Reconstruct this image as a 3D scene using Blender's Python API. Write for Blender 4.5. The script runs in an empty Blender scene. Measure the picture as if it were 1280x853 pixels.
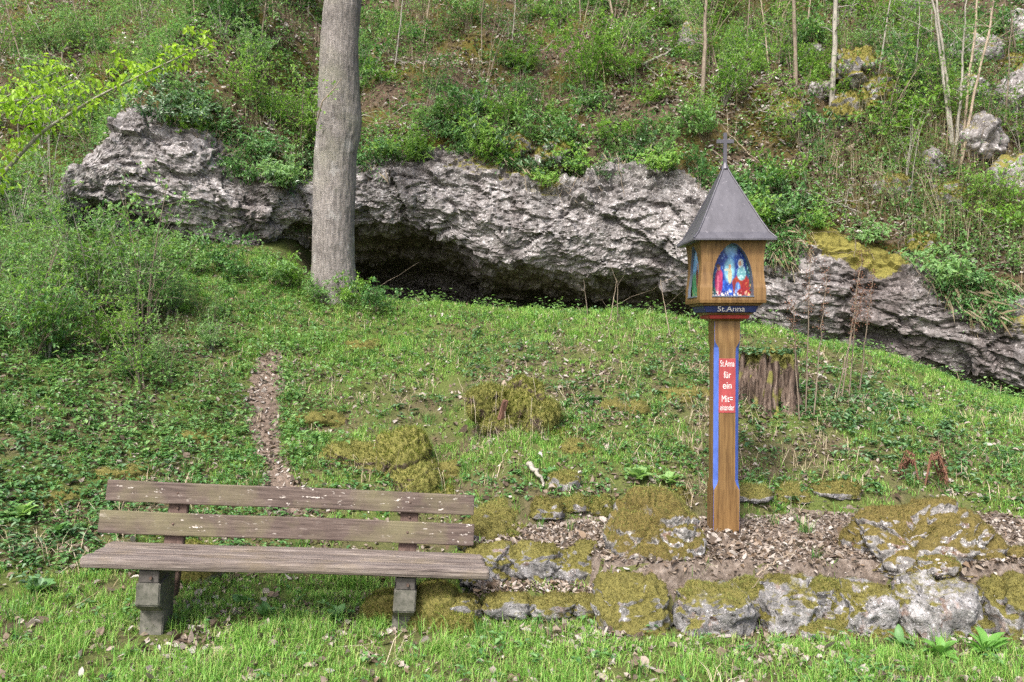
import bpy, bmesh, math, random
import numpy as np
from mathutils import Vector, Matrix

random.seed(7)
rng = np.random.default_rng(7)
R = math.radians
scene = bpy.context.scene
C = scene.collection

# ------------------------------------------------------------------ camera
CAM_Z = 1.6
cam_d = bpy.data.cameras.new("camera")
cam = bpy.data.objects.new("camera", cam_d)
C.objects.link(cam)
cam_d.lens = 28.125
cam_d.sensor_width = 36.0
cam_d.clip_end = 2000
cam_d.clip_start = 0.05
cam.location = (0, 0, CAM_Z)
cam.rotation_euler = (R(90 - 1.17), 0, 0)
scene.camera = cam

# ------------------------------------------------------------------ sky and sun (bright overcast)
SUN_EL, SUN_AZ = 52.0, 205.0      # azimuth measured clockwise from +Y
world = bpy.data.worlds.new("World")
scene.world = world
world.use_nodes = True
wn = world.node_tree.nodes
wl = world.node_tree.links
wn.clear()
sky = wn.new("ShaderNodeTexSky")
sky.sky_type = 'NISHITA'
sky.sun_disc = False
sky.sun_elevation = R(SUN_EL)
sky.sun_rotation = R(SUN_AZ)
sky.air_density = 0.7
sky.dust_density = 5.0
sky.ozone_density = 0.4
bg = wn.new("ShaderNodeBackground")
bg.inputs[1].default_value = 0.10
wo = wn.new("ShaderNodeOutputWorld")
wl.new(sky.outputs[0], bg.inputs[0])
wl.new(bg.outputs[0], wo.inputs[0])
sun_d = bpy.data.lights.new("sun", 'SUN')
sun_d.energy = 1.5
sun_d.angle = R(10)
sun_d.color = (1.0, 0.975, 0.95)
sun = bpy.data.objects.new("sun", sun_d)
C.objects.link(sun)
az, el = R(SUN_AZ), R(SUN_EL)
to_sun = Vector((math.sin(az) * math.cos(el), math.cos(az) * math.cos(el), math.sin(el)))
sun.rotation_euler = to_sun.to_track_quat('Z', 'Y').to_euler()
sun.location = (-6, -10, 14)

vs = scene.view_settings
vs.view_transform = 'Standard'
vs.look = 'None'
vs.gamma = 1.0
vs.exposure = 1.80
vs.use_curve_mapping = False
cy = scene.cycles
cy.max_bounces = 5
cy.diffuse_bounces = 3
cy.glossy_bounces = 2
cy.transmission_bounces = 3
cy.transparent_max_bounces = 4
cy.use_denoising = False
cy.denoiser = 'OPENIMAGEDENOISE'
cy.denoising_input_passes = 'RGB_ALBEDO_NORMAL'
cy.denoising_prefilter = 'NONE'

# ------------------------------------------------------------------ numpy noise
def _hash(ix, iy, iz, seed=0):
    h = (ix.astype(np.int64) * 374761393 + iy.astype(np.int64) * 668265263 + iz.astype(np.int64) * 2147483647 + seed * 1274126177) & 0xFFFFFFFF
    h = ((h ^ (h >> 13)) * 1274126177) & 0xFFFFFFFF
    h = ((h ^ (h >> 16)) * 2246822519) & 0xFFFFFFFF
    h = h ^ (h >> 15)
    return h

def vnoise(p, seed=0):
    """smooth value noise in -1..1 at points p (n,3)"""
    i = np.floor(p).astype(np.int64)
    f = p - i
    u = f * f * f * (f * (f * 6 - 15) + 10)
    r = 0
    for dx in (0, 1):
        wx = u[:, 0] if dx else 1 - u[:, 0]
        for dy in (0, 1):
            wy = u[:, 1] if dy else 1 - u[:, 1]
            for dz in (0, 1):
                wz = u[:, 2] if dz else 1 - u[:, 2]
                h = _hash(i[:, 0] + dx, i[:, 1] + dy, i[:, 2] + dz, seed) / 4294967295.0
                r = r + wx * wy * wz * h
    return r * 2 - 1

def fbm(p, freq=1.0, octaves=4, gain=0.5, seed=0, ridged=False):
    a, s, t = 1.0, 0.0, 0.0
    for o in range(octaves):
        n = vnoise(p * freq + 13.7 * o, seed + o)
        if ridged:
            n = 1 - 2 * np.abs(n)
        s = s + a * n
        t += a
        a *= gain
        freq *= 2.03
    return s / t

def fbm2(x, y, freq=1.0, octaves=4, gain=0.5, seed=0):
    x = np.asarray(x, float); y = np.asarray(y, float)
    p = np.stack([x.ravel(), y.ravel(), np.full(x.size, 0.37)], 1)
    return fbm(p, freq, octaves, gain, seed).reshape(x.shape)

def worley(p, seed=0, tilt=False):
    """F1, F2 distances and a random value of the nearest cell"""
    i = np.floor(p).astype(np.int64)
    f1 = np.full(len(p), 9.0); f2 = np.full(len(p), 9.0); cid = np.zeros(len(p)); tl = np.zeros(len(p))
    for dx in (-1, 0, 1):
        for dy in (-1, 0, 1):
            for dz in (-1, 0, 1):
                c = i + np.array([dx, dy, dz])
                h1 = _hash(c[:, 0], c[:, 1], c[:, 2], seed) / 4294967295.0
                h2 = _hash(c[:, 0], c[:, 1], c[:, 2], seed + 11) / 4294967295.0
                h3 = _hash(c[:, 0], c[:, 1], c[:, 2], seed + 23) / 4294967295.0
                q = c + np.stack([h1, h2, h3], 1)
                d = np.linalg.norm(p - q, axis=1)
                nearer = d < f1
                f2 = np.where(nearer, f1, np.minimum(f2, d))
                cid = np.where(nearer, (h1 + h2 * 7.3) % 1.0, cid)
                if tilt:
                    rv = np.stack([h2 - .5, h3 - .5, h1 - .5], 1) * 2
                    tl = np.where(nearer, ((p - q) * rv).sum(1), tl)
                f1 = np.where(nearer, d, f1)
    return (f1, f2, cid, tl) if tilt else (f1, f2, cid)

def smooth(a, b, x):
    t = np.clip((np.asarray(x, float) - a) / (b - a), 0, 1)
    return t * t * (3 - 2 * t)

_FX = np.linspace(-60, 60, 6001)
def table(pts, width=0.35):
    """smoothed piecewise-linear function of x"""
    xs, ys = zip(*pts)
    v = np.interp(_FX, xs, ys)
    k = max(3, int(width / 0.02)) | 1
    w = np.hanning(k + 2)[1:-1]
    vp = np.pad(v, k // 2, mode='edge')
    v = np.convolve(vp, w / w.sum(), mode='valid')
    return lambda x: np.interp(x, _FX, v)

# ------------------------------------------------------------------ mesh helpers
def np_mesh(name, V, Fs, smooth_shade=False, attrs=None):
    """V (n,3); Fs list of int arrays (m,k)"""
    V = np.ascontiguousarray(V, dtype=np.float32)
    if isinstance(Fs, np.ndarray):
        Fs = [Fs]
    Fs = [np.asarray(f, dtype=np.int32) for f in Fs if len(f)]
    me = bpy.data.meshes.new(name)
    me.vertices.add(len(V))
    me.vertices.foreach_set("co", V.ravel())
    nl = sum(f.size for f in Fs)
    npoly = sum(len(f) for f in Fs)
    me.loops.add(nl)
    me.polygons.add(npoly)
    me.loops.foreach_set("vertex_index", np.concatenate([f.ravel() for f in Fs]))
    tot = np.concatenate([np.full(len(f), f.shape[1], dtype=np.int32) for f in Fs])
    st = np.concatenate([[0], np.cumsum(tot)[:-1]]).astype(np.int32)
    me.polygons.foreach_set("loop_start", st)
    me.polygons.foreach_set("use_smooth", np.full(npoly, smooth_shade, dtype=bool))
    if attrs:
        for k, a in attrs.items():
            a = np.asarray(a, dtype=np.float32)
            if a.ndim == 1:
                at = me.attributes.new(k, 'FLOAT', 'POINT')
                at.data.foreach_set("value", a)
            else:
                at = me.attributes.new(k, 'FLOAT_COLOR', 'POINT')
                at.data.foreach_set("color", np.concatenate([a, np.ones((len(a), 1), np.float32)], 1).ravel())
    me.update(calc_edges=True)
    me.validate()
    return me

def obj(name, me, mat=None, parent=None, loc=None, rot=None, scale=None):
    o = bpy.data.objects.new(name, me)
    C.objects.link(o)
    if mat is not None and me is not None and not me.materials:
        me.materials.append(mat)
    if parent is not None:
        o.parent = parent
    if loc is not None: o.location = loc
    if rot is not None: o.rotation_euler = rot
    if scale is not None: o.scale = scale
    return o

def tag(o, label, cat, group=None, kind=None):
    o["label"] = label
    o["category"] = cat
    if group: o["group"] = group
    if kind: o["kind"] = kind
    return o

def thing(name, label, cat, loc=(0, 0, 0), rot=(0, 0, 0), group=None, scale=None):
    o = obj(name, None, None, None, loc, rot, scale)
    o.empty_display_size = 0.1
    return tag(o, label, cat, group)

def struct(name, me, mat, label):
    o = obj(name, me, mat)
    o["kind"] = "structure"
    o["label"] = label
    return o

def copy_tree(o, parent=None):
    c = o.copy()
    C.objects.link(c)
    c.parent = parent
    for ch in list(o.children):
        copy_tree(ch, c)
    return c

def grid_faces(nr, nc, wrap=False):
    r = np.arange(nr - 1)[:, None]
    cc = np.arange(nc if wrap else nc - 1)[None, :]
    a = r * nc + cc
    b = r * nc + (cc + 1) % nc
    return np.stack([a, b, b + nc, a + nc], -1).reshape(-1, 4)

def box(sx, sy, sz, bevel=0.004, cuts=0, jitter=0.0, loc=(0, 0, 0), name="box"):
    bm = bmesh.new()
    bmesh.ops.create_cube(bm, size=1.0)
    bmesh.ops.scale(bm, vec=(sx, sy, sz), verts=bm.verts)
    if cuts:
        ed = [e for e in bm.edges if abs((e.verts[0].co - e.verts[1].co).x) > 1e-5]
        bmesh.ops.subdivide_edges(bm, edges=ed, cuts=cuts)
    if bevel:
        ed = [e for e in bm.edges if len(e.link_faces) == 2 and e.calc_face_angle() > 0.5]
        bmesh.ops.bevel(bm, geom=ed, offset=bevel, segments=2, affect='EDGES', profile=0.5)
    if jitter:
        for v in bm.verts:
            n = Vector((math.sin(v.co.x * 3.1 + sx), math.sin(v.co.x * 5.3 + 1.7), math.sin(v.co.x * 4.1 + 0.6)))
            v.co += Vector((0, n.y, n.z)) * jitter + Vector((random.uniform(-1, 1), random.uniform(-1, 1), random.uniform(-1, 1))) * jitter * 0.35
    bmesh.ops.translate(bm, vec=loc, verts=bm.verts)
    me = bpy.data.meshes.new(name)
    bm.to_mesh(me); bm.free()
    return me

def prism(poly, width, axis='x', bevel=0.004, name="prism", loc=(0, 0, 0)):
    """closed polygon in (y,z) extruded along x by width, centred"""
    bm = bmesh.new()
    a = [bm.verts.new((-width / 2, p[0], p[1])) for p in poly]
    b = [bm.verts.new((width / 2, p[0], p[1])) for p in poly]
    bm.faces.new(a); bm.faces.new(b[::-1])
    n = len(poly)
    for i in range(n):
        bm.faces.new((a[i], b[i], b[(i + 1) % n], a[(i + 1) % n]))
    bmesh.ops.recalc_face_normals(bm, faces=bm.faces)
    if bevel:
        bmesh.ops.bevel(bm, geom=list(bm.edges), offset=bevel, segments=2, affect='EDGES')
    bmesh.ops.translate(bm, vec=loc, verts=bm.verts)
    me = bpy.data.meshes.new(name)
    bm.to_mesh(me); bm.free()
    return me

def tube_np(P, rad, seg=6, cap=True):
    """tube along polyline P (n,3) -> V, F(list)"""
    P = np.asarray(P, float); n = len(P)
    rad = np.broadcast_to(np.asarray(rad, float), (n,))
    T = np.gradient(P, axis=0)
    T /= np.linalg.norm(T, axis=1)[:, None] + 1e-9
    ref = np.array([0.0, 0, 1]) if abs(T[0, 2]) < 0.8 else np.array([1.0, 0, 0])
    A = np.cross(T, ref); A /= np.linalg.norm(A, axis=1)[:, None] + 1e-9
    B = np.cross(T, A)
    ang = np.linspace(0, 2 * np.pi, seg, endpoint=False)
    V = P[:, None, :] + rad[:, None, None] * (np.cos(ang)[None, :, None] * A[:, None, :] + np.sin(ang)[None, :, None] * B[:, None, :])
    F = grid_faces(n, seg, wrap=True)
    return V.reshape(-1, 3), F

class Acc:
    """collects vertex / face arrays"""
    def __init__(self):
        self.V = []; self.F = {}; self.n = 0
    def add(self, V, F):
        V = np.asarray(V, float).reshape(-1, 3)
        if isinstance(F, np.ndarray): F = [F]
        for f in F:
            self.F.setdefault(f.shape[1], []).append(f + self.n)
        self.V.append(V); self.n += len(V)
    def mesh(self, name, smooth_shade=False):
        if not self.V:
            return bpy.data.meshes.new(name)
        return np_mesh(name, np.concatenate(self.V), [np.concatenate(f) for f in self.F.values()], smooth_shade)

def unit(v):
    return v / (np.linalg.norm(v, axis=-1, keepdims=True) + 1e-9)

def frames(d, up=None):
    """for axis directions d (n,3): side and normal vectors"""
    n = len(d)
    if up is None:
        up = np.tile([0.0, 0, 1], (n, 1))
    s = np.cross(d, up)
    bad = np.linalg.norm(s, axis=1) < 1e-3
    s[bad] = [1, 0, 0]
    s = unit(s)
    nn = np.cross(s, d)
    return s, unit(nn)

def leaves_np(P, D, L, W, fold=0.25, droop=0.2, up=None, six=False):
    """simple folded leaves at base points P with direction D; returns V,F"""
    n = len(P)
    D = unit(D)
    s, nn = frames(D, up)
    L = np.broadcast_to(np.asarray(L, float), (n,))[:, None]
    W = np.broadcast_to(np.asarray(W, float), (n,))[:, None]
    fold = np.broadcast_to(np.asarray(fold, float), (n,))[:, None]
    droop = np.broadcast_to(np.asarray(droop, float), (n,))[:, None]
    tip = P + D * L - nn * L * droop
    if not six:
        mid = P + D * L * 0.45 - nn * L * droop * 0.15
        a = mid + s * W * 0.5 + nn * W * fold
        b = mid - s * W * 0.5 + nn * W * fold
        V = np.stack([P, a, tip, b], 1).reshape(-1, 3)
        k = np.arange(n)[:, None] * 4
        F = np.concatenate([k + np.array([[0, 1, 2]]), k + np.array([[0, 2, 3]])])
        return V, F
    m1 = P + D * L * 0.3; m2 = P + D * L * 0.68 - nn * L * droop * 0.4
    a1 = m1 + s * W * 0.48 + nn * W * fold; a2 = m2 + s * W * 0.40 + nn * W * fold
    b1 = m1 - s * W * 0.48 + nn * W * fold; b2 = m2 - s * W * 0.40 + nn * W * fold
    V = np.stack([P, a1, a2, tip, b2, b1], 1).reshape(-1, 3)
    k = np.arange(n)[:, None] * 6
    F = np.concatenate([k + np.array([[0, 1, 2, 3]]), k + np.array([[0, 3, 4, 5]])])
    return V, F

def blades_np(P, H, W, lean, yaw, curve=0.5):
    """grass blades: base points P, height H, width W"""
    n = len(P)
    d = np.stack([np.cos(yaw), np.sin(yaw), np.zeros(n)], 1)
    s = np.stack([-np.sin(yaw), np.cos(yaw), np.zeros(n)], 1)
    z = np.array([0, 0, 1.0])
    H = H[:, None]; W = W[:, None]; lean = lean[:, None]
    m = P + z * H * 0.55 + d * H * lean * 0.4
    t = P + z * H * (1 - 0.35 * lean) + d * H * lean * (0.9 + curve * 0.3)
    V = np.stack([P - s * W * .5, P + s * W * .5, m + s * W * .42, m - s * W * .42, t], 1).reshape(-1, 3)
    k = np.arange(n)[:, None] * 5
    return V, [k + np.array([[0, 1, 2, 3]]), k + np.array([[3, 2, 4]])]

# ------------------------------------------------------------------ materials
def new_mat(name):
    m = bpy.data.materials.new(name)
    m.use_nodes = True
    nt = m.node_tree
    nt.nodes.clear()
    out = nt.nodes.new("ShaderNodeOutputMaterial")
    return m, nt, out

def N(nt, kind, **kw):
    n = nt.nodes.new(kind)
    for k, v in kw.items():
        if k.startswith("i_"):
            key = k[2:]
            key = int(key) if key.isdigit() else key
            n.inputs[key].default_value = v
        else:
            setattr(n, k, v)
    return n

def ramp(nt, fac, stops, interp='LINEAR'):
    r = nt.nodes.new("ShaderNodeValToRGB")
    r.color_ramp.interpolation = interp
    els = r.color_ramp.elements
    while len(els) < len(stops):
        els.new(0.5)
    for e, (p, c) in zip(els, stops):
        e.position = p
        e.color = (c[0], c[1], c[2], 1) if len(c) == 3 else c
    nt.links.new(fac, r.inputs[0])
    return r.outputs[0]

def g(v):
    return (v, v, v)

def mixc(nt, fac, a, b, mode='MIX'):
    m = nt.nodes.new("ShaderNodeMix")
    m.data_type = 'RGBA'
    m.blend_type = mode
    for sock, val in ((m.inputs[0], fac), (m.inputs[6], a), (m.inputs[7], b)):
        if hasattr(val, "is_linked") or isinstance(val, bpy.types.NodeSocket):
            nt.links.new(val, sock)
        else:
            sock.default_value = val if isinstance(val, (int, float)) else (val[0], val[1], val[2], 1)
    return m.outputs[2]

def noise(nt, scale, detail=4, rough=0.55, vec=None, dist=0.0):
    n = nt.nodes.new("ShaderNodeTexNoise")
    n.inputs["Scale"].default_value = scale
    n.inputs["Detail"].default_value = detail
    n.inputs["Roughness"].default_value = rough
    n.inputs["Distortion"].default_value = dist
    if vec is not None:
        nt.links.new(vec, n.inputs["Vector"])
    return n.outputs[0]

OFFSET = [False]
def coords(nt, scale=(1, 1, 1), kind="Object", rot=(0, 0, 0)):
    tc = nt.nodes.new("ShaderNodeTexCoord")
    mp = nt.nodes.new("ShaderNodeMapping")
    if OFFSET[0]:
        oi = nt.nodes.new("ShaderNodeObjectInfo")
        mu = nt.nodes.new("ShaderNodeMath"); mu.operation = 'MULTIPLY'; mu.inputs[1].default_value = 37.0
        nt.links.new(oi.outputs["Random"], mu.inputs[0]); nt.links.new(mu.outputs[0], mp.inputs["Location"])
    mp.inputs["Scale"].default_value = scale
    mp.inputs["Rotation"].default_value = rot
    nt.links.new(tc.outputs[kind], mp.inputs["Vector"])
    return mp.outputs[0]

def bump(nt, height, strength=0.5, dist=0.02):
    b = nt.nodes.new("ShaderNodeBump")
    b.inputs["Strength"].default_value = strength
    b.inputs["Distance"].default_value = dist
    nt.links.new(height, b.inputs["Height"])
    return b.outputs[0]

def pbsdf(nt, out, col, rough=0.8, spec=0.3, normal=None, metallic=0.0):
    p = nt.nodes.new("ShaderNodeBsdfPrincipled")
    if isinstance(col, bpy.types.NodeSocket): nt.links.new(col, p.inputs["Base Color"])
    else: p.inputs["Base Color"].default_value = (*col, 1)
    if isinstance(rough, bpy.types.NodeSocket): nt.links.new(rough, p.inputs["Roughness"])
    else: p.inputs["Roughness"].default_value = rough
    p.inputs["Specular IOR Level"].default_value = spec
    p.inputs["Metallic"].default_value = metallic
    if normal is not None: nt.links.new(normal, p.inputs["Normal"])
    nt.links.new(p.outputs[0], out.inputs[0])
    return p

def leaf_mat(name, cols, trans=0.35, rough=0.5, spec=0.25, patch=None):
    """per-leaf colour from a random value of each leaf island"""
    m, nt, out = new_mat(name)
    ge = nt.nodes.new("ShaderNodeNewGeometry")
    n = len(cols)
    col = ramp(nt, ge.outputs["Random Per Island"], [((i + 0.5) / n, c) for i, c in enumerate(cols)])
    if patch:
        v = coords(nt)
        f = noise(nt, patch[0], 3, 0.6, v)
        f = ramp(nt, f, [(0.40, g(0)), (0.62, g(1))])
        col = mixc(nt, f, col, mixc(nt, patch[2], col, patch[1]))
    p = nt.nodes.new("ShaderNodeBsdfPrincipled")
    nt.links.new(col, p.inputs["Base Color"])
    p.inputs["Roughness"].default_value = rough
    p.inputs["Specular IOR Level"].default_value = spec
    if trans <= 0:
        nt.links.new(p.outputs[0], out.inputs[0])
        return m
    t = nt.nodes.new("ShaderNodeBsdfTranslucent")
    tc = mixc(nt, 0.5, col, mixc(nt, 1.0, col, (1.6, 1.7, 0.7), 'MULTIPLY'))
    nt.links.new(tc, t.inputs["Color"])
    ms = nt.nodes.new("ShaderNodeMixShader")
    ms.inputs[0].default_value = trans
    nt.links.new(p.outputs[0], ms.inputs[1])
    nt.links.new(t.outputs[0], ms.inputs[2])
    nt.links.new(ms.outputs[0], out.inputs[0])
    return m

def rock_mat(name, dark, mid, light, lichen=(0.55, 0.54, 0.53), orange=0.0, tint=(1, 1, 1), lichen_t=0.60, moss_col=((0.10, 0.092, 0.024), (0.21, 0.19, 0.048)), fs=1.0):
    m, nt, out = new_mat(name)
    v = coords(nt)
    n1 = noise(nt, 1.3 * fs, 6, 0.65, v)
    n2 = noise(nt, 9 * fs, 6, 0.7, v, 0.4)
    n3 = noise(nt, 34 * fs, 5, 0.7, v)
    base = ramp(nt, n2, [(0.30, dark), (0.50, mid), (0.70, light)])
    big = ramp(nt, n1, [(0.35, g(0.62)), (0.65, g(1.12))])
    base = mixc(nt, 1.0, base, big, 'MULTIPLY')
    # pale lichen spots
    lf = ramp(nt, n3, [(lichen_t - 0.03, g(0)), (lichen_t + 0.03, g(1))])
    lz = noise(nt, 2.6 * fs, 4, 0.6, v)
    lzf = ramp(nt, lz, [(0.40, g(0.25)), (0.56, g(1))])
    base = mixc(nt, mixc(nt, 1.0, lf, lzf, 'MULTIPLY'), base, lichen)
    # dark pits
    n4 = noise(nt, 21 * fs, 4, 0.75, v, 0.8)
    pf = ramp(nt, n4, [(0.36, g(1)), (0.43, g(0))])
    base = mixc(nt, pf, base, (dark[0] * 0.45, dark[1] * 0.45, dark[2] * 0.42))
    if orange > 0:
        no = noise(nt, 5 * fs, 5, 0.7, v, 0.3)
        of = ramp(nt, no, [(0.56, g(0)), (0.66, g(orange))])
        base = mixc(nt, of, base, (0.22, 0.085, 0.03))
    base = mixc(nt, 1.0, base, tint, 'MULTIPLY')
    sa_ = nt.nodes.new("ShaderNodeAttribute"); sa_.attribute_name = "stain_dark"
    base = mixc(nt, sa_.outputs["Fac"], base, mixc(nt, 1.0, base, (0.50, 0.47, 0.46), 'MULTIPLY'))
    at = nt.nodes.new("ShaderNodeAttribute"); at.attribute_name = "moss"
    nm = noise(nt, 60, 3, 0.6, v)
    mcol = ramp(nt, nm, [(0.3, moss_col[0]), (0.7, moss_col[1])])
    nb = noise(nt, 14, 5, 0.7, v)
    add = nt.nodes.new("ShaderNodeMath"); add.operation = 'ADD'
    nt.links.new(at.outputs["Fac"], add.inputs[0])
    sub = nt.nodes.new("ShaderNodeMath"); sub.operation = 'MULTIPLY_ADD'
    nt.links.new(nb, sub.inputs[0]); sub.inputs[1].default_value = 0.9; sub.inputs[2].default_value = -0.45
    nt.links.new(sub.outputs[0], add.inputs[1])
    mf = ramp(nt, add.outputs[0], [(0.42, g(0)), (0.58, g(1))])
    col = mixc(nt, mf, base, mcol)
    hb = mixc(nt, 0.5, n2, n4)
    hb = mixc(nt, 0.35, hb, n3)
    nr = bump(nt, hb, 0.7, 0.035)
    pbsdf(nt, out, col, 0.92, 0.15, nr)
    return m

M = {}
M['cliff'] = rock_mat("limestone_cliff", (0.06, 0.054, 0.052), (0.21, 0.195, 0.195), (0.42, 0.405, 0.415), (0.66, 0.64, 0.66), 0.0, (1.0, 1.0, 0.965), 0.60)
M['boulder'] = rock_mat("lichen_boulder", (0.06, 0.055, 0.05), (0.22, 0.21, 0.20), (0.38, 0.37, 0.36), (0.62, 0.60, 0.58), 0.6, (1, 1, 1), 0.56, ((0.075, 0.06, 0.02), (0.155, 0.125, 0.04)), 1.6)
M['kerb'] = rock_mat("kerb_stone", (0.06, 0.058, 0.055), (0.21, 0.205, 0.20), (0.36, 0.355, 0.36), (0.55, 0.54, 0.55), 0.35, (1, 1, 1), 0.60, ((0.08, 0.074, 0.022), (0.17, 0.155, 0.046)), 1.8)

MOSS_Y = [(0.10, 0.11, 0.03), (0.175, 0.185, 0.05), (0.28, 0.28, 0.085), (0.14, 0.175, 0.042)]
MOSS_B = [(0.075, 0.066, 0.02), (0.135, 0.118, 0.035), (0.225, 0.195, 0.06), (0.10, 0.11, 0.03)]
MOSS_G = [(0.08, 0.10, 0.02), (0.14, 0.17, 0.03), (0.21, 0.24, 0.045), (0.11, 0.13, 0.022)]
M['moss_yellow'] = leaf_mat("yellow_moss", MOSS_Y, 0.2, 0.8, 0.1)
M['moss_brown'] = leaf_mat("brown_moss", MOSS_B, 0.2, 0.8, 0.1)
M['moss_green'] = leaf_mat("green_moss", MOSS_G, 0.2, 0.8, 0.1)
M['grass'] = leaf_mat("lawn_grass", [(0.10, 0.24, 0.035), (0.165, 0.345, 0.055), (0.23, 0.43, 0.08), (0.14, 0.31, 0.065), (0.28, 0.44, 0.10), (0.33, 0.36, 0.14)], 0.35, 0.5, 0.25)
M['grass_dark'] = leaf_mat("bank_grass", [(0.055, 0.15, 0.03), (0.08, 0.21, 0.045), (0.115, 0.27, 0.06), (0.16, 0.26, 0.07), (0.23, 0.22, 0.10)], 0.35, 0.5, 0.25)
M['straw'] = leaf_mat("dry_straw", [(0.34, 0.28, 0.18), (0.42, 0.36, 0.25), (0.26, 0.20, 0.12), (0.48, 0.42, 0.32)], 0.1, 0.7, 0.15)
M['litter'] = leaf_mat("dead_leaves", [(0.08, 0.058, 0.042), (0.155, 0.118, 0.085), (0.25, 0.208, 0.165), (0.35, 0.31, 0.27), (0.13, 0.095, 0.072), (0.43, 0.40, 0.365), (0.20, 0.145, 0.098), (0.10, 0.078, 0.06)], 0.1, 0.65, 0.2)
M['litter_dark'] = leaf_mat("dead_leaves_slope", [(0.085, 0.064, 0.048), (0.175, 0.138, 0.108), (0.29, 0.25, 0.21), (0.39, 0.355, 0.32), (0.14, 0.105, 0.08), (0.49, 0.465, 0.435)], 0.1, 0.65, 0.2)
M['herb'] = leaf_mat("herb_leaves", [(0.055, 0.15, 0.045), (0.09, 0.21, 0.06), (0.135, 0.285, 0.085), (0.085, 0.19, 0.075), (0.175, 0.32, 0.11)], 0.35, 0.45, 0.3)
M['ivy'] = leaf_mat("ivy_leaves", [(0.04, 0.10, 0.035), (0.065, 0.145, 0.055), (0.10, 0.19, 0.08), (0.15, 0.24, 0.13)], 0.2, 0.35, 0.4)
M['leaf_fresh'] = leaf_mat("fresh_leaves", [(0.13, 0.26, 0.045), (0.19, 0.35, 0.06), (0.25, 0.41, 0.08), (0.16, 0.30, 0.07)], 0.45, 0.45, 0.3)
M['leaf_soft'] = leaf_mat("soft_leaves", [(0.125, 0.25, 0.075), (0.18, 0.33, 0.11), (0.25, 0.40, 0.145), (0.155, 0.29, 0.11)], 0.4, 0.5, 0.25)
M['leaf_lime'] = leaf_mat("lime_leaves", [(0.22, 0.38, 0.03), (0.30, 0.47, 0.05), (0.36, 0.52, 0.07), (0.26, 0.40, 0.05)], 0.5, 0.45, 0.3)

def simple_mat(name, c1, c2, scale=20, stretch=(1, 1, 1), rough=0.7, spec=0.25, bs=0.4, bd=0.004, detail=6, kind="Object"):
    m, nt, out = new_mat(name)
    v = coords(nt, stretch, kind)
    n = noise(nt, scale, detail, 0.65, v, 0.2)
    col = ramp(nt, n, [(0.3, c1), (0.7, c2)])
    n2 = noise(nt, 3, 3, 0.5, coords(nt, (1, 1, 1), kind))
    col = mixc(nt, 1.0, col, ramp(nt, n2, [(0.3, g(0.8)), (0.7, g(1.1))]), 'MULTIPLY')
    pbsdf(nt, out, col, rough, spec, bump(nt, n, bs, bd))
    return m
M['twig'] = simple_mat("twig_bark", (0.11, 0.085, 0.06), (0.24, 0.20, 0.15), 30, (1, 1, 0.3), 0.8)
M['twig_pale'] = simple_mat("pale_twig_bark", (0.20, 0.155, 0.11), (0.38, 0.315, 0.235), 30, (1, 1, 0.3), 0.8)
M['twig_grey'] = simple_mat("grey_twig_bark", (0.16, 0.15, 0.12), (0.34, 0.32, 0.27), 26, (1, 1, 0.25), 0.8)
M['seed'] = simple_mat("brown_seed_head", (0.10, 0.05, 0.032), (0.24, 0.125, 0.08), 60, (1, 1, 1), 0.9)

# ------------------------------------------------------------------ terrain functions
crest_y = table([(-60, 11), (-8, 10.6), (-5, 10.4), (-2, 10.0), (2, 10.0), (3.5, 9.6), (5, 8.9), (6.5, 8.3), (9, 7.8), (60, 7.0)], 1.2)
crest_z = table([(-60, 4.0), (-8, 3.0), (-6.4, 2.7), (-4, 2.35), (-2.2, 1.95), (0, 1.78), (1.5, 1.76), (3.1, 1.56), (4.4, 1.2), (5.4, 0.78), (8, 0.4), (60, 0.2)], 1.0)
base_y = table([(-60, 4.0), (-4, 4.4), (-2.4, 4.9), (-0.9, 5.1), (-0.2, 5.3), (1.0, 5.55), (3.6, 5.75), (5, 5.6), (60, 5.6)], 0.6)
lawn_z = table([(-60, 1.2), (-8, 0.55), (-4, 0.18), (-2.2, -0.02), (-0.8, -0.07), (0.5, -0.01), (3, -0.02), (8, 0.0), (60, 0.0)], 0.8)
cliff_y = table([(-60, 12), (-8, 11.0), (-5.5, 10.95), (-4.2, 11.05), (-2.9, 11.7), (-1.5, 11.6), (0, 11.4), (2, 11.1), (4, 10.2), (6, 9.35), (9, 8.5), (60, 7)], 0.7)
lip_z = table([(-60, 2.7), (-6.4, 2.7), (-5.9, 3.2), (-5.2, 3.2), (-4.5, 2.85), (-3.75, 2.55), (-3.3, 2.95), (-2.2, 3.0), (-1.5, 2.97), (-0.9, 2.80), (-0.46, 2.50), (0.25, 2.42), (0.9, 2.34), (1.6, 2.24), (2.1, 2.14), (2.7, 1.96), (3.4, 1.5), (4.1, 1.3), (4.8, 1.1), (6.1, 0.72), (9, 0.3), (60, 0.2)], 0.25)
top_z = table([(-60, 2.85), (-6.7, 2.85), (-6.2, 3.4), (-5.7, 4.2), (-5.2, 4.85), (-4.5, 4.7), (-3.75, 4.2), (-3.2, 3.75), (-2.2, 4.15), (-0.8, 4.35), (-0.3, 4.3), (0.7, 3.85), (1.3, 4.02), (2.1, 4.12), (2.6, 3.7), (3.5, 2.95), (4.1, 2.95), (4.6, 2.6), (5.5, 2.25), (6.1, 2.1), (9, 1.2), (60, 1.2)], 0.35)
cave = table([(-60, 0.0), (-3.8, 0.0), (-3.3, 0.8), (-2.5, 1.0), (2.0, 1.0), (2.8, 0.55), (3.5, 0.25), (5.0, 0.35), (7, 0.4), (60, 0.2)], 0.3)

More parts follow.
